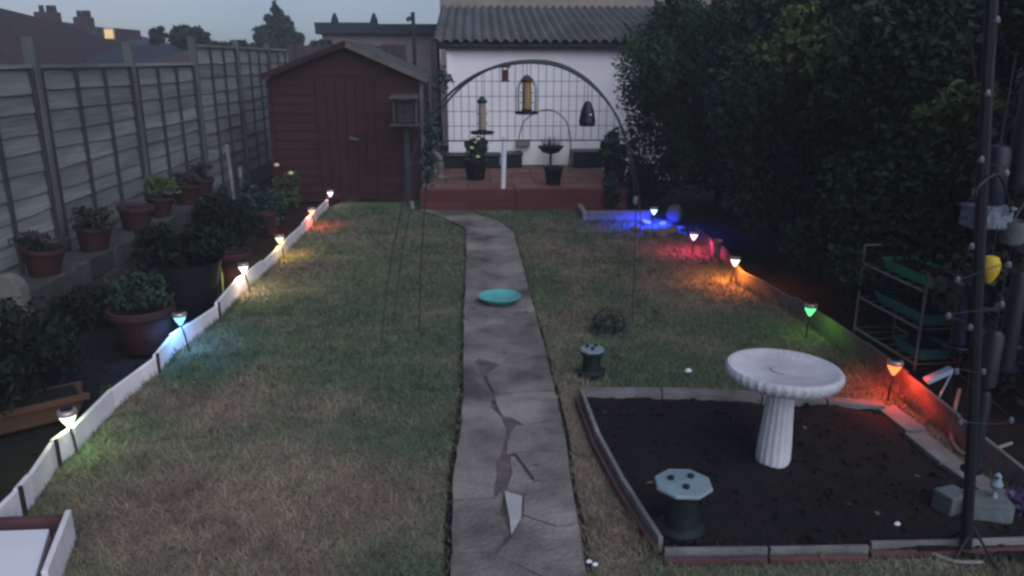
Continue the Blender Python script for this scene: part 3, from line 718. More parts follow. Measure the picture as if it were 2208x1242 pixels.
# big dark shrubs along the right-hand boundary
shr = [ # x, y, height, rx, ry, n, mat, label
    (3.3, 10.6, 3.3, 1.02, .95, 34000, 'leaf_mid', 'large shrub covering the right end of the white garage'),
    (4.25, 9.2, 3.5, 1.55, 1.4, 42000, 'leaf_dark', 'tall dark shrub behind the blue and pink stake lights'),
    (4.15, 7.2, 3.3, 1.75, 1.3, 44000, 'leaf_dark', 'broad dark evergreen shrub behind the warm white stake light'),
    (3.75, 5.55, 3.0, 1.4, 1.0, 42000, 'leaf_dark', 'dark leafy shrub behind the metal plant rack'),
    (3.6, 3.9, 2.9, 1.2, 1.0, 40000, 'leaf_brown', 'brownish-leaved tall shrub at the right picture edge beyond the feeding station')]
for i, (x, y, h, rx, ry, n, m, lab) in enumerate(shr):
    o = thing('large_shrub', lab, 'shrub', (x, y, -.05), 0, 'big shrubs along the right boundary')
    bl = sub_blobs((0, 0, h*.52), (rx, ry, h*.5), 26, 100+i, .34)+sub_blobs((0, 0, h*.25), (rx*.85, ry*.9, h*.25), 8, 140+i, .4)
    foliage('foliage', int(n*1.9), bl, .056, M[m], o, 200+i, .2, .6, .5)
    tk = MB(); rr = random.Random(i)
    for k in range(4):
        a = rr.uniform(0, 6.28); tk.tube(smooth_path([(0, 0, -.1), (.08*math.cos(a), .08*math.sin(a), h*.25), (.5*rx*math.cos(a), .5*ry*math.sin(a), h*.7)], 3), [.06, .055, .05, .045, .035, .025, .015], 6)
    tk.build('trunk', M['bark'], o)
# lighter, younger growth on the shrubs
SH = [o for o in bpy.data.objects if o.get('category') == 'shrub']; SH.sort(key=lambda o: -o.location.y)
def spray(px, py, Y, r, n, m, host, lab):
    p = V(px, py, Y)-SH[host].location
    foliage('young_growth', n, sub_blobs(p, r, 9, int(px), .45), .07, M[m], SH[host], int(px)+1, .2, .6, .2)['label'] = lab
spray(1735, 100, 6.3, (.36, .3, .24), 1700, 'leaf_lime', 2, 'yellow-green young growth high on the shrub')
spray(2065, 225, 4.3, (.17, .2, .13), 900, 'leaf_lime', 3, 'yellow-green young growth')
spray(1430, 130, 9.8, (.5, .3, .5), 2600, 'leaf_mid', 0, 'lighter green young growth')

# ------------------------------------------------------------------ trees beyond the fence
def conifer(px, pytop, pw, Y, lab, seed):
    t, b0 = V(px, pytop, Y), V(px, 110, Y); H = t.z; rb = (V(px+pw/2, 100, Y).x-V(px-pw/2, 100, Y).x)/2*1.4
    o = thing('conifer_tree', lab, 'tree', (t.x, Y, 0)); rs = np.random.RandomState(seed); blobs = []
    for k in range(150):
        q = rs.rand()**1.2; z = H*(.36+.6*q); rad = rb*(1-q)*1.15; a = rs.rand()*6.28; rr = rad*rs.rand()**.45
        blobs.append((rr*math.cos(a), rr*math.sin(a), z-.12*rr, rb*.17*(1.15-q*.8), rb*.17*(1.15-q*.8), H*.03))
    blobs.append((0, 0, H*.97, .1, .1, H*.06))
    foliage('crown', 24000, blobs, .2, M['needle'], o, seed+1, .6, .28, .3)
    MB().tube([(0, 0, -.1), (0, 0, H*.5), (0, 0, H*.93)], [.2, .12, .03], 8).build('trunk', M['bark'], o)
def round_tree(px, py, rpx, rpy, Y, lab, seed, n, m='leaf_dark', size=.2, sparse=False):
    c = V(px, py, Y); rx = V(px+rpx, py, Y).x-c.x; rz = c.z-V(px, py+rpy, Y).z
    o = thing('garden_tree', lab, 'tree', (c.x, Y, 0))
    bl = sub_blobs((0, 0, c.z), (rx, rx, rz), 12 if sparse else 20, seed, .22 if sparse else .4)
    foliage('crown', n, bl, size, M[m], o, seed+3, .3, .5, .3)
    tk = MB(); tk.tube([(0, 0, -.1), (0, 0, c.z-rz*.4)], [.13, .07], 7); rr = random.Random(seed)
    for b in bl[:12]: tk.tube(smooth_path([(0, 0, c.z-rz*.8), (b[0]*.4, b[1]*.4, c.z-rz*.3), b[:3]], 3), [.05, .045, .04, .03, .025, .02, .012], 5)
    tk.build('trunk', M['bark'], o)
conifer(592, 5, 150, 36, 'tall pointed conifer rising over the fence left of the shed', 300)
round_tree(410, 82, 40, 28, 30, 'rounded dark tree left of the tall conifer', 320, 5000)
round_tree(455, 104, 40, 16, 26, 'low dark tree between the rounded tree and the conifer', 330, 3000)
round_tree(338, 78, 30, 22, 30, 'thin sparse tree with gaps right of the lit window', 340, 420, 'leaf_brown', .22, True)
round_tree(515, 98, 18, 14, 28, 'small twiggy bush just left of the conifer', 345, 300, 'leaf_dark', .2, True)
round_tree(695, 100, 22, 14, 19, 'small bush top showing between the conifer and the shed roof', 347, 900, 'leaf_blue', .14)

# ------------------------------------------------------------------ lawn edging boards
def edging(name, lab, pts, h, m, tops=None, th=.022, pegs=True, cat='lawn edging', parent_name='board', skip=()):
    o = thing(name, lab, cat, (pts[0].x, pts[0].y, 0)); base = Vector((pts[0].x, pts[0].y, 0))
    for i in range(len(pts)-1):
        if i in skip: continue
        a, b = pts[i]-base, pts[i+1]-base
        a.z = b.z = 0; t = (b-a).normalized(); a2, b2 = a-t*.002, b+t*.001
        hh = h+random.uniform(-.01, .01)
        a2.z = b2.z = -.05
        MB().bar(a2+Vector((0, 0, 0)), b2+Vector((0, 0, random.uniform(-.01, .01))), th, hh+.05).build(parent_name, M[m], o, bevel=.004)
        if pegs and i:
            s = Vector((t.y, -t.x, 0)); 
            if (a-Vector()).length >= 0: pass
            if i in (1, 3, 6, 9): MB().box(a+s*(.019)+Vector((0, 0, h*.4)), (.014, .014, h+.05)).build('peg', M['peg'], o)
    return o
random.seed(21)
edging('lawn_edging', 'white board edging along the left side of the lawn', EDGE_L, .125, 'edge')
edging('lawn_edging', 'low board edging along the right side of the lawn, lit by coloured lights', [p+Vector((.05, .02, 0)) for p in EDGE_R], .115, 'edge_dark', pegs=False)
# frame round the near soil bed
fr = thing('soil_bed_border', 'grey and dark red board frame around the near soil bed', 'garden border', (BED[0].x, BED[0].y, 0)); base = Vector((BED[0].x, BED[0].y, 0))
def bedboard(p0, p1, h, wd, m, lab=None, lean=0):
    a, b = S(*p0)-base, S(*p1)-base; t = (b-a).normalized(); a += t*.005; b -= t*.005; a.z = b.z = -.05
    MB().bar(a, b, wd, h+.05).build('board', M[m], fr, bevel=.003)
for p0, p1 in (((1255, 858), (1425, 858)), ((1425, 857), (1640, 866)), ((1640, 867), (1780, 877)), ((1780, 878), (1905, 888))):
    bedboard(p0, p1, .05, .075, 'greywood')
for p0, p1 in (((1252, 862), (1288, 960)), ((1288, 960), (1340, 1060)), ((1340, 1060), (1424, 1196))):
    bedboard(p0, p1, .075, .02, 'greywood')
    q0, q1 = (p0[0]-9, p0[1]+8), (p1[0]-9, p1[1]+8)
    bedboard(q0, q1, .04, .02, 'redwood')
for p0, p1, m in (((1428, 1206), (1655, 1204), 'greywood'), ((1655, 1204), (1872, 1200), 'greywood'), ((1872, 1192), (2070, 1188), 'greywood'), ((2070, 1188), (2340, 1178), 'greywood')):
    bedboard(p0, p1, .05, .018, m)
    bedboard((p0[0], p0[1]+12), (p1[0], p1[1]+12), .03, .02, 'redwood')
for p0, p1 in (((1905, 886), (1975, 940)), ((1970, 945), (2050, 1010)), ((2050, 1010), (2180, 1100))):
    bedboard(p0, p1, .035, .11, 'greywood')

# ------------------------------------------------------------------ solar stake lights
def stake_light(hx, hy, bx, by, pale, colr, strength, watts, lab):
    g0 = S(bx, by); g0.x += .03 if bx < 1000 else -.05
    zc = (Vector((g0.x, g0.y, 0))-Vector((0, 0, CAM_H))).length
    o = thing('stake_light', lab, 'solar light', (g0.x, g0.y, 0), 0, 'coloured solar lights staked along the beds')
    # stake leans so that its head stands where it should
    top = V(hx, hy, g0.y); lx = max(-.05, min(.05, top.x-g0.x)); hz = min(max(top.z, .16), .3)
    MB().tube([(0, 0, -.06), (lx*.5, 0, hz*.5), (lx, 0, hz-.03)], .006, 6).build('stake', M['peg'], o)
    df = lit_mat('diffuser_'+str(int(hx)), pale, strength)
    MB().lathe([(.006, -.04), (.017, -.022), (.03, 0), (.037, .018), (.039, .024)], 16, (lx, 0, hz)).build('diffuser', df, o, smooth=True)
    MB().lathe([(.039, .025), (.044, .027), (.046, .04), (.042, .05), (.012, .055)], 16, (lx, 0, hz)).build('cap', M['silver'], o, smooth=True)
    MB().lathe([(.03, .0555), (.028, .059)], 8, (lx, 0, hz)).build('solar_cell', M['navy'], o)
    ld = bpy.data.lights.new('bulb', 'SPOT'); ld.energy = watts*15; ld.color = colr; ld.shadow_soft_size = .015; ld.spot_size = R(172); ld.spot_blend = .5
    lo = bpy.data.objects.new('bulb', ld); link(lo, o); lo.location = (lx, 0, hz+.01)
E = 1.0
lights = [
    (147, 905, 156, 978, (.85, 1, .8), (.75, 1, .45), 1.5, .2, 'stake light glowing greenish white, nearest on the left edging'),
    (388, 690, 400, 757, (.2, .55, 1), (.12, .42, 1), 1.3, .55, 'stake light glowing cyan blue on the left edging'),
    (525, 580, 534, 632, (1, .95, .95), (1, .72, .45), 1.6, .6, 'stake light glowing white, between the cyan and the yellow ones'),
    (603, 517, 608, 558, (1, 1, .45), (1, .62, .12), 1.3, .65, 'stake light glowing yellow on the left edging'),
    (672, 457, 676, 492, (1, .4, .18), (1, .12, .06), 1.3, .8, 'stake light glowing orange on the left edging near the shed'),
    (712, 418, 712, 448, (1, .8, .95), (1, .4, .5), 1.4, .25, 'stake light glowing pinkish white at the far left corner of the lawn'),
    (1410, 456, 1415, 492, (.55, .85, 1), (.02, .04, 1), 1.3, 8, 'stake light glowing blue, farthest on the right side'),
    (1496, 510, 1503, 550, (1, .65, .85), (1, .05, .22), 1.4, 1.3, 'stake light glowing pink on the right side'),
    (1585, 565, 1587, 612, (1, .93, .62), (1, .27, .05), 1.6, 1.6, 'stake light glowing warm white on the right side'),
    (1747, 670, 1752, 728, (.12, .9, .25), (.3, 1, .05), 1.0, .1, 'stake light glowing green on the right side'),
    (1928, 795, 1932, 862, (1, .2, .05), (1, .06, .02), 1.3, .75, 'stake light glowing red-orange, nearest on the right side')]
for L in lights: stake_light(*L)

# ------------------------------------------------------------------ bird bath
bb_ = S(1665, 995)
o = thing('bird_bath', 'pale stone bird bath with a wide bowl on a fluted pedestal', 'bird bath', (bb_.x, bb_.y, 0))
flute = lambda a, z: 1+.026*math.cos(a*16)
MB().lathe([(.076, 0), (.079, .03), (.076, .1), (.068, .22), (.062, .33), (.064, .39), (.08, .412)], 96, wob=flute).build('pedestal', M['stone'], o, smooth=True)
rim = lambda a, z: 1+.016*math.cos(a*40)
MB().lathe([(.075, .395), (.13, .398), (.2, .405), (.243, .422), (.26, .446), (.263, .47), (.255, .484), (.243, .486), (.23, .48), (.16, .468), (.06, .463), (.001, .462)], 144, wob=lambda a, z: rim(a, z) if z > .41 and z < .483 else 1).build('bowl', M['stone'], o, smooth=True)
MB().lathe([(.055, .462), (.058, .47), (.045, .473), (.001, .472)], 24).build('boss', M['stone'], o, smooth=True)
o.rotation_euler = (R(-1), R(1.8), 0)
# ------------------------------------------------------------------ saucer on the path
s0 = S(1077, 658)
o = thing('water_dish', 'turquoise shallow dish resting on the concrete path', 'dish', (s0.x, s0.y, .03))
MB().lathe([(.11, 0), (.12, .004), (.165, .045), (.172, .05), (.168, .053), (.155, .045), (.115, .014), (.001, .012)], 40).build('bowl', M['saucer'], o, smooth=True)

# ------------------------------------------------------------------ two ground feeders with lids
def ground_feeder(px, py, s, lab, hz, rp):
    p = S(px, py); o = thing('ground_feeder', lab, 'bird feeder', (p.x, p.y, .02), .3, 'dark green ground feeders')
    MB().lathe([(.085*s, 0), (.085*s, .015), (.06*s, .03), (.056*s, hz*.5), (.06*s, hz-.03), (.075*s, hz-.02), (.075*s, hz-.008)], 20).build('body', M['teal_dark'], o, smooth=True)
    for k in range(3):
        a = k*2.094+.3; MB().box((.085*s*math.cos(a), .085*s*math.sin(a), .008), (.04, .03, .016), Matrix.Rotation(a, 3, 'Z')).build('foot', M['black_plastic'], o)
    MB().lathe([(rp*.9, hz-.006), (rp, hz), (rp, hz+.01), (rp*.96, hz+.014), (.001, hz+.02)], 8).build('lid', M['plate'], o, bevel=.003)
    for k, a in enumerate((.4, 2.4, 4.4)):
        MB().lathe([(.011*s, 0), (.012*s, .012), (.006*s, .016)], 10, (rp*.42*math.cos(a), rp*.42*math.sin(a), hz+.016)).build('knob', M['black_plastic'], o)
ground_feeder(1275, 812, .95, 'dark green ground feeder at the far corner of the soil bed', .15, .075)
ground_feeder(1466, 1150, 1.15, 'dark ground feeder with pale eight-sided lid inside the soil bed', .2, .118)
# dome cage on the lawn
p = S(1312, 716); o = thing('wire_cage', 'small domed wire cage standing on the lawn', 'wire cage', (p.x, p.y, 0)); b = MB()
for k in range(8):
    a = k*math.pi/8; r_ = .13
    b.tube([(r_*math.cos(a)*math.cos(t), r_*math.sin(a)*math.cos(t), max(0, .06*0+.17*math.sin(t))) for t in [i*math.pi/14 for i in range(15)]], .0028, 4)
b.build('wire_dome', M['green_metal'], o)
b = MB()
for z, r_ in ((.005, .14), (.09, .118)): b.tube([(r_*math.cos(t), r_*math.sin(t), z) for t in [i*math.pi/12 for i in range(25)]], .0035, 4)
b.build('hoop', M['green_metal'], o)
foliage('plant', 200, [(0, 0, .05, .11, .11, .07)], .035, M['leaf_dark'], o, 77)
# small white bits
for (px, py, s_, lab) in ((1484, 803, .022, 'small white feather lying on the lawn behind the bird bath'), (1270, 1214, .012, 'white pebble by the path edge at the bottom, left one of two'), (1283, 1220, .012, 'white pebble by the path edge at the bottom, right one of two'), (1934, 1133, .014, 'tiny pale pebble on the soil near the front board')):
    p = S(px, py, .02); q = MB().lathe([(.2*s_, 0), (s_, .3*s_), (.9*s_, .8*s_), (.3*s_, 1.2*s_)], 8, sy=.6)
    oo = q.build('feather' if s_ > .02 else 'pebble', M['white_plastic'], smooth=True); oo.location = p; tag(oo, lab, 'feather' if s_ > .02 else 'pebble')

# ------------------------------------------------------------------ garden arch with hanging feeders
AY = 5.45
arch = thing('garden_arch', 'dark wire garden arch spanning the path with a mesh half-moon', 'garden arch', (V(1120, 400, AY).x, AY, 0)); ox = arch.location.x
hp = [(848, 702), (867, 545), (888, 440), (908, 340), (930, 272), (962, 222), (1010, 175), (1070, 143), (1140, 131), (1205, 138), (1262, 168), (1305, 212), (1334, 262), (1354, 330), (1370, 430), (1368, 560), (1364, 690)]
W = [V(x, y, AY) for x, y in hp]; W[0].z = 0; W[-1].z = 0
loc = [Vector((p.x-ox, 0, p.z)) for p in W]
sm = smooth_path(loc, 4)
rad = lambda n_: [.003+.0062*max(0, math.sin(math.pi*i/(n_-1)))**2 for i in range(n_)]
MB().tube(sm, rad(len(sm)), 8).build('rear_hoop', M['wire'], arch, smooth=True)
fr_ = [p+Vector((-.045+.0*p.x, -.4, -.01)) for p in loc]; fr_[-1] = Vector((S(1322, 822).x-ox, S(1322, 822).y-AY, 0)); fr_[-2] = Vector((fr_[-2].x-.05, -.55, fr_[-2].z))
MB().tube(smooth_path(fr_, 4), rad(len(sm)), 8).build('front_hoop', M['wire'], arch, smooth=True)
for i in range(1, len(loc)-1):
    MB().tube([loc[i], fr_[i]], .0022, 5).build('rung', M['wire'], arch)
# mesh half moon
zb_ = V(1140, 303, AY).z; b = MB()
def hoop_top(x):
    best = None
    for i in range(len(sm)-1):
        a, c = sm[i], sm[i+1]
        if (a.x-x)*(c.x-x) <= 0 and a.x != c.x and a.z > zb_-.05:
            z = a.z+(c.z-a.z)*(x-a.x)/(c.x-a.x); best = z if best is None else max(best, z)
    return best
x = loc[3].x+.02
xs_ = []
while x < loc[13].x:
    zt = hoop_top(x)
    if zt and zt > zb_+.02: b.tube([(x, .004, zb_), (x, .004, zt)], .0019, 4); xs_.append((x, zt))
    x += .052
z = zb_
first = True
while z < 1.8:
    inx = [q for q in xs_ if q[1] > z]
    if len(inx) > 1: b.tube([(inx[0][0]-.02, 0, z), (inx[-1][0]+.02, 0, z)], .0045 if first else .0019, 4)
    z += .098; first = False
b.build('wire_mesh', M['wire'], arch)
for k, (s0, px) in enumerate(((loc[2], 890), (loc[14], 1366))):
    MB().tube([s0+Vector((0, 0, -.03)), s0+Vector((0, 0, .02))], .016, 8).build('joint', M['rack'], arch)
# climber at the left of the arch
cp = V(945, 275, AY-.1)
o = thing('climber', 'thin green climber on the left shoulder of the arch', 'climbing plant', (cp.x-.04, AY-.15, 0))
foliage('leaves', 520, [(0, 0, cp.z, .055, .12, .2), (-.03, 0, cp.z-.25, .05, .1, .14), (.08, 0, cp.z+.3, .06, .1, .08)], .035, M['leaf_blue'], o, 401)
MB().tube(smooth_path([(-.13, 0, 0), (-.1, .02, .5), (-.05, 0, 1.0), (0, 0, cp.z)], 3), .005, 5).build('stem', M['bark'], o)

def tube_feeder(px, ytop, ybot, ytray, rpx, trpx, Y, fill, lab, guard=False, roofm='rust'):
    p = V(px, ybot, Y); s_ = 1/ (F_PX/ (Y*1.0)); zt, zb3, ztr = V(px, ytop, Y).z, p.z, V(px, ytray, Y).z
    r_ = rpx*s_; tr_ = trpx*s_
    ht = None
    o = thing('tube_feeder', lab, 'bird feeder', (p.x, Y, ztr))
    z0, z1 = zb3-ztr, zt-ztr
    MB().lathe([(r_, z0), (r_, z1)], 16).build('seed_tube', M[fill], o, smooth=True)
    MB().lathe([(r_*1.25, z1), (r_*1.35, z1+.012), (r_*.7, z1+.035), (.004, z1+.045)], 16).build('cap', M[roofm], o, smooth=True)
    MB().lathe([(r_*1.1, .01), (r_*1.1, z0+.004)], 16).build('base', M['teal_dark'], o, smooth=True)
    MB().lathe([(tr_*.9, 0), (tr_, .004), (tr_, .018), (tr_*.94, .018), (tr_*.9, .006), (.001, .006)], 20).build('tray', M['teal_dark'], o, smooth=True)
    for zq in (.25, .6):
        MB().box((0, 0, z0+(z1-z0)*zq), (r_*3.0, .006, .006)).build('perch', M['teal_dark'], o)
    x_rel = p.x-arch.location.x; hz = hoop_top(x_rel) or 1.8
    MB().tube([(0, 0, z1+.04), (0, 0, hz-ztr-.005)], .002, 5).build('hook', M['wire'], o)
    if guard:
        b = MB()
        for k in range(10):
            a = k*.628; rr = tr_*.86; b.tube(smooth_path([(rr*math.cos(a), rr*math.sin(a), .02), (rr*math.cos(a), rr*math.sin(a), z1*.8), (r_*math.cos(a), r_*math.sin(a), z1+.01)], 3), .0022, 4)
        b.build('wire_guard', M['wire'], o)
FY = AY-.0
tube_feeder(1136, 176, 236, 246, 10, 25, FY, 'seed', 'wide seed feeder with wire guard and yellow seed in the arch centre', True)
tube_feeder(1040, 222, 280, 289, 8, 25, FY, 'nuts', 'slim feeder with round tray hanging at the left of the arch mesh', False, 'green_metal')
# small lantern feeder
p = V(1089, 175, FY); zt = V(1089, 146, FY).z
o = thing('lantern_feeder', 'small rusty red lantern feeder hanging near the top of the arch', 'bird feeder', (p.x, FY, p.z))
h0 = zt-p.z
for k in range(4):
    a = k*math.pi/2+.785; MB().box((.026*math.cos(a), .026*math.sin(a), h0*.5), (.008, .008, h0)).build('upright', M['rust'], o)
MB().box((0, 0, h0*.45), (.03, .03, h0*.8)).build('nut_block', M['rust'], o)
MB().box((0, 0, 0), (.056, .056, .01)).build('base', M['rust'], o)
MB().lathe([(.042, h0), (.028, h0+.022), (.006, h0+.035)], 4).build('roof', M['rust'], o)
MB().tube([(0, 0, h0+.03), (0, 0, (hoop_top(p.x-arch.location.x) or 1.8)-p.z)], .002, 5).build('hook', M['wire'], o)
# bell feeder
p = V(1266, 268, FY)
o = thing('bell_feeder', 'dark bell-shaped feeder hanging at the right of the arch mesh', 'bird feeder', (p.x, FY, p.z))
h0 = V(1266, 218, FY).z-p.z
MB().lathe([(.05, 0), (.058, .008), (.056, .03), (.05, .06), (.043, h0*.62), (.03, h0*.85), (.012, h0)], 20).build('bell', M['navy'], o, smooth=True)
MB().lathe([(.052, -.012), (.052, 0)], 20).build('dish', M['teal_dark'], o)
MB().lathe([(.006, 0), (.008, .006), (.003, .012)], 8, (.015, -.05, h0*.4)).build('port', M['white_plastic'], o)
MB().tube([(0, 0, h0), (.0, 0, h0+.04), (0, 0, (hoop_top(p.x-arch.location.x) or 1.7)-p.z)], .002, 5).build('hook', M['wire'], o)

# ------------------------------------------------------------------ terrace things
def pot(x, y, z, r, h, m, lab, name='plant_pot', plant=None, cat='plant pot', tilt=(0, 0), n=500, ls=.05, ph=.2, pr=None, seed=1, rim=True, pm='leaf_dark', group=None):
    o = thing(name, lab, cat, (x, y, z), 0, group); o.rotation_euler = (tilt[0], tilt[1], 0)
    prof = [(r*.68, 0), (r*.7, .005), (r*.92, h*.82)]
    if rim: prof += [(r*.93, h*.83), (r*1.02, h*.84), (r*1.03, h*.98), (r*.99, h)]
    else: prof += [(r, h)]
    prof += [(r*.88, h*.97), (r*.86, h*.86)]
    MB().lathe(prof, 28).build('pot', M[m], o, smooth=True)
    MB().lathe([(r*.855, h*.84), (r*.5, h*.88), (.001, h*.9)], 20).build('compost', M['soil'], o, smooth=True)
    if plant:
        pr = pr or r*1.1
        foliage('foliage', n, sub_blobs((0, 0, h+ph*.5), (pr, pr, ph*.6), 8, seed, .5), ls, M[pm], o, seed+5, .5, .45, .1)
        b = MB()
        for k in range(5):
            a = k*1.26; b.tube([(0, 0, h*.85), (pr*.4*math.cos(a), pr*.4*math.sin(a), h+ph*.6)], .004, 5)
        b.build('stem', M['bark'], o)
    return o
def T(px, py): return S(px, py, TZ)
p = T(1026, 386); o = pot(p.x, p.y, TZ, .17, .27, 'black_plastic', 'dark planter of white-flowered leafy plant left of the white pole', plant=True, n=500, ph=.3, pr=.17, seed=31, ls=.07, pm='leaf_blue')
for dx, dz in ((-.05, .42), (.03, .3), (.0, .5)): MB().lathe([(.005, 0), (.03, .015), (.025, .03), (.005, .04)], 7, (dx, -.12, dz)).build('flower', M['cream'], o)
p = T(1193, 398); pot(p.x, p.y, TZ, .13, .24, 'black_plastic', 'dark empty pot under the tall basket planter on the terrace', seed=33)
p = T(1325, 392); pot(p.x, p.y, TZ, .17, .28, 'black_plastic', 'dark pot with bushy plant at the right end of the terrace', plant=True, n=900, ph=.35, pr=.22, seed=35, ls=.07)
# bowl planter on stand
p = T(1187, 360); by = p.y; zz0 = V(1187, 332, by).z
o = thing('bowl_planter', 'dark bowl planter of spiky plant on a thin stand with a wire hoop', 'planter', (p.x, by, TZ)); zz0 -= TZ
MB().tube([(0, 0, 0), (0, 0, zz0)], .02, 8).build('stand', M['black_plastic'], o)
MB().lathe([(.12, 0), (.12, .012), (.03, .02)], 16).build('foot', M['black_plastic'], o)
MB().lathe([(.04, zz0), (.13, zz0+.03), (.19, zz0+.1), (.2, zz0+.12), (.18, zz0+.115), (.001, zz0+.1)], 24).build('bowl', M['teal_dark'], o, smooth=True)
b = MB(); rr = random.Random(3)
for k in range(60):
    a = rr.uniform(0, 6.28); q = rr.uniform(.02, .13); L = rr.uniform(.08, .2); x0, y0 = q*math.cos(a), q*math.sin(a)
    b.add([(x0-.006, y0, zz0+.1), (x0+.006, y0, zz0+.1), (x0*1.7, y0*1.7, zz0+.1+L)], [(0, 1, 2)])
b.build('leaves', M['leaf_dark'], o)
hy = [V(x, y, by) for x, y in ((1118, 300), (1130, 262), (1160, 241), (1190, 238), (1218, 258), (1229, 290), (1230, 320))]
MB().tube(smooth_path([(q.x-p.x, 0, q.z-TZ) for q in hy], 4)+[Vector((.28, 0, 0))], .009, 6).build('hoop', M['wire'], o)
# white pole
p = S(1085, 408, TZ); zt = V(1090, 296, p.y).z-TZ
wp = MB().tube([(0, 0, 0), (.02, 0, zt)], .032, 10).build('white_pole', M['white_plastic'], smooth=True); wp.location = (p.x, p.y+.05, TZ); tag(wp, 'slim white pole standing upright on the terrace', 'pole')
# dark storage things against the wall
def storage(x0, x1, ytop, ybot, Y, d, m, lab, name='storage_chest'):
    a, b = V(x0, ybot, Y), V(x1, ytop, Y); h = b.z-TZ
    o = thing(name, lab, 'storage chest', ((a.x+b.x)/2, Y, TZ)); wd = b.x-a.x
    MB().box((0, d/2, h*.42), (wd, d, h*.84)).build('body', M[m], o, bevel=.012)
    MB().box((0, d/2-.01, h*.93), (wd+.04, d+.04, h*.13)).build('lid', M[m], o, bevel=.012)
    return o
storage(930, 1078, 334, 358, 12.05, .4, 'teal_dark', 'low dark teal chest against the wall left of the white pole')
storage(1092, 1126, 331, 358, 12.05, .4, 'navy', 'small navy chest just right of the white pole')
storage(1236, 1322, 326, 354, 12.0, .4, 'navy', 'navy chest against the wall behind the right pots')
# small bird statue
p = T(950, 384)
o = thing('garden_statue', 'small grey statue near the left end of the terrace', 'statue', (p.x, p.y, TZ))
MB().lathe([(.07, 0), (.07, .03), (.05, .04), (.035, .09), (.05, .14), (.055, .19), (.03, .23)], 14).build('body', M['stone_dark'], o, smooth=True)
MB().lathe([(.015, .225), (.04, .25), (.042, .285), (.02, .31)], 12).build('head', M['stone_dark'], o, smooth=True)
p = T(938, 372)
o = thing('garden_statue', 'round-topped grey ornament behind the small grey statue', 'statue', (p.x, p.y, TZ))
MB().lathe([(.08, 0), (.08, .02), (.03, .05), (.03, .16), (.08, .2), (.09, .25), (.05, .3)], 14).build('body', M['stone_dark'], o, smooth=True)
p = T(1132, 318)
# box on wall
q = V(1128, 309, 12.38); o = MB().box((0, 0, 0), (.22, .1, .1)).build('wall_ledge', M['nuts'], bevel=.006); o.location = (q.x, 12.44, q.z); tag(o, 'small tan box fixed low on the white garage wall', 'wall box')

# ------------------------------------------------------------------ left bed: pots and plants
def L(px, py, z=0): return S(px, py, z)
HS = .345
p = L(314, 742); pot(p.x, p.y, -.03, .21, .3, 'terracotta', 'large terracotta pot with dark plant behind the cyan light', plant=True, n=700, ph=.2, pr=.2, seed=51, ls=.05)
p = L(405, 668); pot(p.x, p.y, -.03, .29, .42, 'black_plastic', 'big black tub with a spreading green plant', plant=True, n=2200, ph=.28, pr=.34, seed=53, ls=.06, pm='leaf_bed', rim=False)
p = L(508, 606); pot(p.x, p.y, -.03, .16, .3, 'terracotta', 'terracotta pot behind the white stake light', plant=False, seed=55)
p = L(583, 500); pot(p.x, p.y, -.03, .1, .26, 'terracotta', 'small terracotta pot beside the orange light', seed=57, tilt=(0, -.1))
rp = [(95, 600, .15, .2, 'terracotta pot on the block shelf, nearest the camera'), (205, 562, .15, .2, 'brown pot of straggly plant, second along the block shelf'), (292, 498, .16, .21, 'dark terracotta pot, third along the block shelf'), (345, 470, .13, .2, 'pot of orange-flowered plant, fourth along the block shelf'), (400, 440, .15, .22, 'brownish pot with dry plant, fifth along the block shelf'), (436, 425, .13, .2, 'small pot with dry stems at the far end of the block shelf')]
for i, (px, py, r_, h, lab) in enumerate(rp):
    p = S(px, py, HS); px_ = FX+.3
    t = (px_-0)/p.x if p.x else 1
    oo = pot(px_+.01, p.y*t, HS, r_, h, 'terracotta', lab, plant=i in (0, 1, 3, 4, 5), n=[240, 500, 0, 420, 700, 500][i], ph=[.1, .16, 0, .18, .16, .16][i], seed=60+i, ls=.05, pm=['leaf_brown', 'leaf_brown', 'leaf_bed', 'leaf_lime', 'leaf_brown', 'leaf_brown'][i], group='pots lined up on the block shelf', tilt=(0, .1))
    if i == 3:
        MB().lathe([(.005, 0), (.035, .015), (.03, .03), (.005, .04)], 8, (0.02, -.06, .37)).build('flower', M['terracotta_old'], oo)
# plants in the bed
def bush(px, py, r_, h, n, m, lab, seed, ls=.06, flowers=(), fm='cream', z=-.03, name='bed_plant'):
    p = L(px, py); o = thing(name, lab, 'plant', (p.x, p.y, z))
    foliage('foliage', n, sub_blobs((0, 0, h*.5), (r_, r_, h*.5), 10, seed, .5), ls, M[m], o, seed+1, .5, .45, .15)
    b = MB()
    for k in range(5):
        a = k*1.26; b.tube([(0, 0, -.05), (r_*.4*math.cos(a), r_*.4*math.sin(a), h*.8)], .005, 5)
    b.build('stem', M['bark'], o)
    for (dx, dy, dz) in flowers:
        MB().lathe([(.006, 0), (.03, .012), (.036, .03), (.022, .045), (.004, .05)], 9, (dx, dy, dz)).build('flower', M[fm], o)
    return o
bush(30, 900, .34, .75, 2600, 'leaf_bed', 'dark rose bush with a pink bloom at the left picture edge', 81, .05, ((.1, -.25, .55), (.02, -.3, .6), (.12, -.22, .6)), 'pink')
bush(110, 800, .25, .4, 1200, 'leaf_bed', 'low dark plant right of the rose bush', 82, .05)
bush(480, 545, .3, .62, 3000, 'leaf_bed', 'full green shrub behind the terracotta pots', 83, .06)
bush(560, 480, .3, .55, 2200, 'leaf_blue', 'blue-green shrub against the far end of the fence', 84, .06)
bush(626, 455, .17, .55, 1000, 'leaf_lime', 'yellow-green shrub with two cream blooms by the shed', 85, .06, ((-.1, -.1, .6), (.07, -.12, .5)))
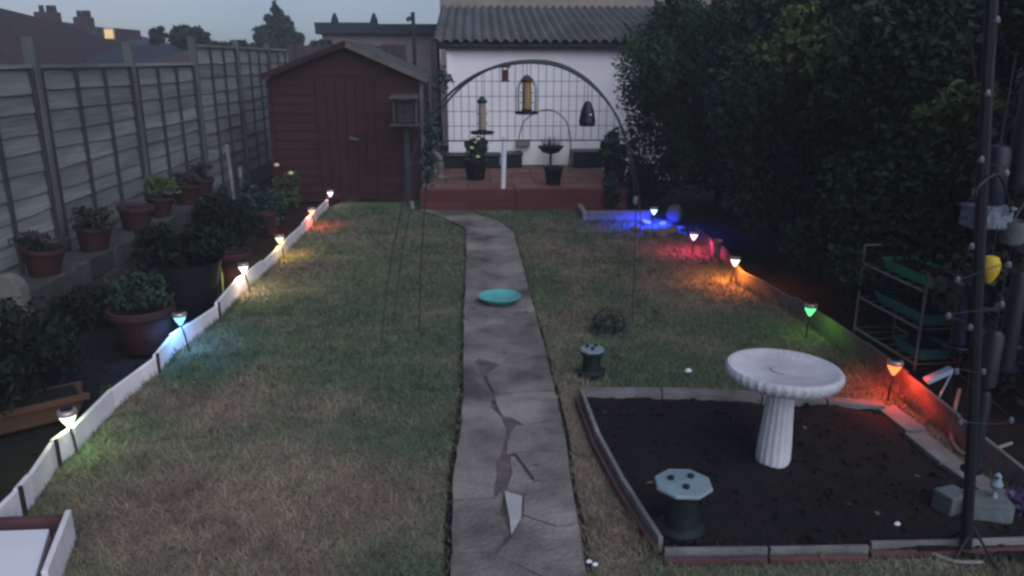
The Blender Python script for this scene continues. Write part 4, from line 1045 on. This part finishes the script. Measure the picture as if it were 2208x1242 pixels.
bush(245, 850, .07, .1, 120, 'leaf_lime', 'small pale green seedling clump beside the white edging', 86, .035)
bush(200, 700, .22, .3, 900, 'leaf_bed', 'dark low plant below the block shelf', 87, .05)
bush(345, 600, .2, .4, 900, 'leaf_bed', 'dark upright plant between the shelf and the black tub', 88, .05)
bush(1330, 452, .18, .5, 1000, 'leaf_blue', 'dark blue-green plant at the right end of the sleeper wall', 89, .06)
bush(1392, 448, .34, 1.15, 2600, 'leaf_bed', 'dark bushy plant at the foot of the garage behind the timber curb', 92, .07)
# upright strap leaves
p = L(472, 628); o = thing('strap_leaf_plant', 'two upright yellow-green strap leaves beside the terracotta pot', 'plant', (p.x, p.y, -.02)); b = MB()
for dx, l_ in ((-.03, .24), (.03, .27)):
    b.tube([(dx, 0, -.03), (dx*1.2, 0, l_*.6), (dx*1.1, 0, l_)], [.012, .014, .004], 4)
b.build('leaf', M['leaf_lime'], o)
# stones
def rock(px, py, r_, m, lab, name='stone', cat='stone', seed=1, z=0, sz=.8):
    p = S(px, py, z); me = bpy.data.meshes.new(name); bm = bmesh.new(); bmesh.ops.create_icosphere(bm, subdivisions=3, radius=r_)
    for v_ in bm.verts:
        k = 1+.25*mnoise.noise(v_.co/r_*.9+Vector((seed, 0, 0))); v_.co = Vector((v_.co.x*k, v_.co.y*k, v_.co.z*k*sz+r_*sz*.75))
    for f in bm.faces: f.smooth = True
    bm.to_mesh(me); bm.free(); me.materials.append(M[m]); o = link(bpy.data.objects.new(name, me)); o.location = p; return tag(o, lab, cat)
rock(433, 675, .05, 'plate', 'round pale blue-grey stone beside the white edging', seed=3)
rock(1453, 476, .1, 'stone_dark', 'round grey ball-like stone behind the blue light', seed=5, sz=1.1)
rr = random.Random(9)
for k, (px, py) in enumerate(((1372, 500), (1392, 486), (1430, 488), (1446, 505), (1470, 498), (1400, 506), (1425, 512))):
    o = rock(px, py, rr.uniform(.045, .085), 'greywood', 'rough blue-lit stone '+('left of the others, close to the timber curb', 'at the back of the heap, left of the blue light', 'just behind the blue stake light', 'in the front of the heap, right of the blue light', 'at the right end of the heap', 'in front of the blue light, to its left', 'foremost of the heap, in front of the blue light')[k], seed=20+k, sz=.7)
    o['group'] = 'stones around the blue light'
p = S(1543, 552); pot(p.x, p.y, 0, .06, .16, 'greywood', 'small pale pot lit pink behind the right edging', seed=91)
# arch-topped stone ornament
p = L(38, 742); o = thing('stone_ornament', 'arch-topped weathered stone ornament by the fence at far left', 'ornament', (p.x, p.y, -.05))
prof = [(-.11, 0), (.11, 0), (.11, .42)]+[(.11*math.cos(t), .42+.12*math.sin(t)) for t in [i*math.pi/10 for i in range(1, 10)]]+[(-.11, .42)]
MB().sheet_y(prof, -.06, .06).build('slab', M['stone_dark'], o, bevel=.012)
MB().box((0, 0, .03), (.3, .2, .08)).build('plinth', M['stone_dark'], o, bevel=.01)
# leaning terracotta trough at the left edge
p = L(40, 915); o = thing('terracotta_trough', 'long terracotta trough lying tilted in the bed at left', 'planter', (p.x, p.y, -.01), .62)
b = MB(); w0, w1, l0, l1, h = .07, .1, .27, .32, .13
b.add([(-l0, -w0, 0), (l0, -w0, 0), (l0, w0, 0), (-l0, w0, 0), (-l1, -w1, h), (l1, -w1, h), (l1, w1, h), (-l1, w1, h)], [(0, 3, 2, 1), (0, 1, 5, 4), (1, 2, 6, 5), (2, 3, 7, 6), (3, 0, 4, 7), (4, 5, 6, 7)]); b.build('trough', M['terracotta_old'], o, bevel=.01)
MB().box((0, 0, h+.002), (2*l1-.06, 2*w1-.05, .012)).build('compost', M['soil'], o)
for sgn in (-1, 1): MB().box((0, sgn*(w1), h-.01), (2*l1+.03, .022, .035)).build('rim', M['terracotta_old'], o, bevel=.005)

# ------------------------------------------------------------------ white low table and plank in the near left corner
p = S(40, 1200); o = thing('white_cold_frame', 'low white-topped box with dark red rim in the near left corner', 'garden box', (0, 0, 0))
A = [S(-160, 1150, .1), S(106, 1140, .1), S(62, 1290, .1), S(-160, 1300, .1)]; c = S(40, 1200, 0)
o.location = (c.x, c.y, 0)
MB().prism([(q.x-c.x, q.y-c.y) for q in A], .0, .1).build('panel', M['white_plastic'], o, bevel=.004)
B0, B1 = S(-160, 1140, .1)-c, S(128, 1126, .1)-c
MB().bar(Vector((B0.x, B0.y+.02, 0)), Vector((B1.x, B1.y+.02, 0)), .035, .115).build('rim', M['redwood'], o, bevel=.004)
B0, B1 = S(112, 1142, .1)-c, S(70, 1290, .1)-c
MB().bar(Vector((B0.x+.02, B0.y, 0)), Vector((B1.x+.02, B1.y, 0)), .03, .095).build('rim', M['redwood'], o, bevel=.004)
a, b = S(158, 1160), S(108, 1300)
pk = MB().bar((0, 0, -.03), (b.x-a.x, b.y-a.y, -.03), .022, .16).build('edging_plank', M['edge'], bevel=.004); pk.location = (a.x, a.y, 0)
tag(pk, 'short pale plank on edge beside the white-topped box', 'plank')

# ------------------------------------------------------------------ metal plant rack
a0, a1 = S(1842, 712), S(1972, 792)
t = (a1-a0); ang = math.atan2(t.y, t.x); Lr = t.length
rk = thing('plant_rack', 'thin metal three-tier plant rack holding green trays by the hedge', 'plant rack', (a0.x, a0.y, 0), ang)
D = .3; Hr = .62
for (x, y) in ((0, 0), (Lr, 0), (0, D), (Lr, D)):
    MB().tube([(x, y, -.02), (x, y, Hr)], .008, 6).build('post', M['rack'], rk)
for x in (0, Lr): MB().tube([(x, 0, Hr), (x, D, Hr)], .008, 6).build('top_rail', M['rack'], rk)
for z in (.02, .25, .49):
    b = MB(); b.tube([(0, 0, z), (Lr, 0, z)], .008, 6); b.tube([(0, D, z), (Lr, D, z)], .008, 6)
    for k in range(7): b.tube([(Lr*k/6, 0, z), (Lr*k/6, D, z)], .004, 5)
    b.build('shelf', M['rack'], rk)
Mr = Matrix.Rotation(ang, 3, 'Z')
for (z, m, x0, x1, lab) in ((.5, 'green_tray', .16, Lr-.02, 'green seed tray on the top shelf of the rack'), (.26, 'teal_tray', .12, Lr-.02, 'teal seed tray on the middle shelf of the rack'), (.03, 'teal_tray', .4, Lr-.02, 'short teal tray on the bottom shelf of the rack')):
    q = Mr @ Vector(((x0+x1)/2, D/2, z)); tr_ = thing('seed_tray', lab, 'seed tray', (a0.x+q.x, a0.y+q.y, z), ang); l = (x1-x0)/2
    b = MB(); b.add([(-l+.02, -.09, 0), (l-.02, -.09, 0), (l-.02, .09, 0), (-l+.02, .09, 0), (-l, -.12, .075), (l, -.12, .075), (l, .12, .075), (-l, .12, .075)], [(0, 3, 2, 1), (0, 1, 5, 4), (1, 2, 6, 5), (2, 3, 7, 6), (3, 0, 4, 7)]); b.build('tray', M[m], tr_)
    MB().box((0, 0, .05), (2*l-.03, .21, .01)).build('compost', M['soil'], tr_)
    foliage('seedlings', 120, [(0, 0, .08, l*.8, .09, .05)], .035, M['leaf_bed'], tr_, 500+int(z*100))['kind'] = 'stuff'

# ------------------------------------------------------------------ feeding station at the right edge
ps = S(2088, 1195); PY = ps.y
st = thing('feeding_station', 'tall dark bird feeding pole with hooked arms at the right edge', 'feeding station', (ps.x, PY, 0))
PP = [V(x, y, PY)-Vector((ps.x, PY, 0)) for x, y in ((2088, 1195), (2098, 900), (2108, 620), (2118, 400), (2130, 150), (2142, -60))]
PP[0].z = -.08
MB().tube(PP, .02, 8).build('pole', M['black_plastic'], st)
for k, (zq, dx, dy) in enumerate(((2.1, -.2, .0), (2.1, .22, .05), (1.45, -.16, -.05), (1.4, .18, .06))):
    px_ = -.045*zq/.9
    MB().tube(smooth_path([(px_, 0, zq-.1), (px_+dx*.5, dy*.5, zq+.03), (px_+dx, dy, zq), (px_+dx*1.05, dy*1.05, zq-.04)], 4), .005, 6).build('arm', M['black_plastic'], st)
for k in range(4):
    a = k*1.57+.5; MB().tube([(0, 0, .12), (.11*math.cos(a), .11*math.sin(a), .0), (.12*math.cos(a), .12*math.sin(a), -.05)], .006, 6).build('ground_prong', M['black_plastic'], st)
def hang(px, py, Y, name, lab, cat): 
    p = V(px, py, Y); return thing(name, lab, cat, p), p
hy = PY+.05
o, p = hang(2122, 490, hy, 'mesh_basket', 'grey square mesh basket fixed on the feeding pole', 'basket')
MB().box((0, 0, .035), (.13, .1, .07)).build('basket', M['box_grey'], o, bevel=.008)
MB().box((0, 0, .074), (.14, .11, .008)).build('lid', M['box_grey'], o)
o, p = hang(2180, 525, hy-.03, 'hanging_cup', 'pale grey cup hanging just right of the mesh basket', 'cup')
MB().lathe([(.03, 0), (.038, .01), (.046, .08), (.043, .08), (.034, .015), (.001, .012)], 16).build('cup', M['pale_block'], o, smooth=True)
MB().tube(smooth_path([(.04, 0, .07), (.09, 0, .1), (.07, 0, .02)], 4), .006, 5).build('handle', M['pale_block'], o)
o, p = hang(2130, 605, hy-.05, 'yellow_feeder', 'small yellow hanging feeder below the mesh basket', 'bird feeder')
MB().lathe([(.006, -.01), (.016, 0), (.03, .03), (.033, .06), (.022, .085), (.005, .09)], 14).build('body', M['yellow'], o, smooth=True)
MB().tube([(0, 0, .09), (0, 0, .2)], .002, 5).build('hook', M['wire'], o)
o, p = hang(2135, 440, hy+.02, 'long_tube_feeder', 'long navy tube feeder above the mesh basket', 'bird feeder')
MB().lathe([(.04, 0), (.042, .01), (.04, .18), (.03, .2), (.004, .21)], 16).build('tube', M['navy'], o, smooth=True)
MB().tube([(0, 0, .2), (0, 0, .5)], .002, 5).build('hook', M['wire'], o)
o, p = hang(2068, 745, hy, 'blue_bottle_feeder', 'navy bottle-shaped feeder hanging left of the pole', 'bird feeder')
MB().lathe([(.02, 0), (.032, .01), (.034, .14), (.02, .19), (.014, .23)], 14).build('bottle', M['navy'], o, smooth=True)
MB().lathe([(.045, -.008), (.048, .0), (.045, .004)], 14).build('dish', M['navy'], o)
MB().tube([(0, 0, .23), (0, 0, .62)], .002, 5).build('hook', M['wire'], o)
o, p = hang(2125, 830, hy+.05, 'dark_tube_feeder', 'dark tube feeder hanging low beside the pole', 'bird feeder')
MB().lathe([(.035, 0), (.036, .2), (.02, .22)], 14).build('tube', M['black_plastic'], o, smooth=True)
MB().tube([(0, 0, .2), (0, 0, .5)], .002, 5).build('hook', M['wire'], o)
for k, (px, py, L_, r_, lab) in enumerate(((2165, 790, .34, .03, 'long black tube feeder at the extreme right, beside the yellow feeder'), (2095, 1010, .3, .026, 'slim black tube feeder hanging lowest along the pole'), (2190, 400, .4, .035, 'long black tube feeder at the picture edge above the pale cup'))):
    o, p = hang(px, py, hy+.06, 'black_tube_feeder', lab, 'bird feeder')
    MB().lathe([(r_, 0), (r_*1.05, .01), (r_, L_), (r_*.6, L_+.03)], 14).build('tube', M['black_plastic'], o, smooth=True)
    MB().lathe([(r_*1.5, -.01), (r_*1.55, 0)], 14).build('dish', M['navy'], o)
    MB().tube([(0, 0, L_+.02), (0, 0, L_+.25)], .002, 5).build('hook', M['wire'], o)
# string of bulbs
sb = thing('string_lights', 'unlit string of small clear bulbs wound up the feeding pole', 'string lights', (ps.x, PY, 0))
bp_ = [V(x, y, hy-.12) for x, y in ((2150, 42), (2130, 200), (2116, 343), (2170, 372), (2095, 530), (2065, 602), (2175, 570), (2160, 655), (2045, 680), (2092, 705), (2120, 800), (2062, 800), (2180, 905), (2070, 910))]
loc_ = [q-Vector((ps.x, PY, 0)) for q in bp_]
MB().tube(smooth_path(loc_, 5), .0016, 4).build('cable', M['black_plastic'], sb)
for q in loc_: MB().lathe([(.002, -.016), (.009, -.01), (.01, 0), (.005, .01)], 8, q).build('bulb', M['glass'], sb, smooth=True)
# pale blocks in the bed corner
p = S(2048, 1100); o = MB().box((0, 0, .04), (.11, .1, .1), Matrix.Rotation(.3, 3, 'Z')).build('stone_block', M['pale_block'], bevel=.008); o.location = (p.x, p.y, .0); tag(o, 'small pale stone block left of the feeding pole foot', 'stone block')
p = S(2120, 1115); o = MB().box((0, 0, .045), (.17, .13, .1), Matrix.Rotation(-.15, 3, 'Z')).build('stone_block', M['pale_block'], bevel=.008); o.location = (p.x, p.y, .0); tag(o, 'larger pale stone block under the little bird figure', 'stone block')
q = thing('bird_figure', 'little pale bird figure on the larger stone block', 'figurine', (p.x+.03, p.y, .095))
MB().lathe([(.012, 0), (.012, .01), (.004, .02), (.004, .03), (.02, .045), (.026, .06), (.016, .08), (.014, .09), (.015, .1), (.004, .112)], 12).build('body', M['plate'], q, smooth=True)
MB().lathe([(.006, 0), (.001, .018)], 6).build('beak', M['peg'], q)
bk = [c for c in bpy.data.objects if c.parent == q and c.name.startswith('beak')][0]; bk.rotation_euler = (math.pi/2, 0, -.6); bk.location = (-.008, -.012, .097)
p = S(2195, 1110); o = thing('purple_flower', 'pale purple flower clump at the right picture edge', 'flower', (p.x, p.y, .0))
foliage('petals', 160, [(0, 0, .06, .07, .06, .05)], .04, M['purple'], o, 610)
foliage('leaves', 120, [(0, 0, .03, .08, .07, .04)], .04, M['leaf_bed'], o, 611)
MB().tube([(0, 0, -.02), (0, 0, .05)], .005, 5).build('stem', M['bark'], o)
# pale blue bracket by the red light
p0 = S(2030, 865); o = thing('blue_bracket', 'pale blue angled plastic piece leaning beside the red-orange light', 'garden ornament', (p0.x, p0.y, 0))
q0, q1, q2 = [V(x, y, p0.y)-Vector((p0.x, p0.y, 0)) for x, y in ((1998, 826), (2054, 800), (2024, 858))]
MB().bar(q0, q1, .05, .028, (0, 0, 1)).build('blade', M['paleblue'], o, bevel=.004)
MB().tube([q1, q2, (q2.x-.01, 0, 0)], .006, 6).build('strut', M['paleblue'], o)
MB().tube([q1, (q1.x+.02, .02, 0)], .008, 6).build('leg', M['navy'], o)
h = [S(2062, 880), S(2050, 930), S(2065, 975), S(2100, 985), S(2180, 960)]
hb = h[0].copy()
o = MB().tube(smooth_path([q-hb+Vector((0, 0, .012+.1*(i == 0))) for i, q in enumerate(h)], 5), .009, 6).build('garden_hose', M['rack']); o.location = (hb.x, hb.y, .0); tag(o, 'thin grey hose curling on the soil left of the pole', 'hose')
o = MB().tube(smooth_path([(-.12, .02, .02), (-.06, -.02, .012), (0, -.03, .012), (.05, -.03, .012)], 4), .008, 6).build('bent_wire', M['rack']); o.location = S(2080, 1208); tag(o, 'pale curved rod lying at the foot of the feeding pole', 'rod')

# ------------------------------------------------------------------ thin fog added to imitate the lens veil that lifts the blacks
hm = bpy.data.materials.new('thin_lens_veil'); hm.use_nodes = True
hn = hm.node_tree; hn.nodes.remove(hn.nodes['Principled BSDF'])
pv = hn.nodes.new('ShaderNodeVolumePrincipled'); pv.inputs['Density'].default_value = .0038; pv.inputs['Color'].default_value = (.8, .86, .95, 1)
hn.links.new(pv.outputs[0], hn.nodes['Material Output'].inputs['Volume'])
tag(MB().box((0, 18, 4.3), (130, 70, 11.4)).build('lens_veil_fog', hm), kind='stuff')
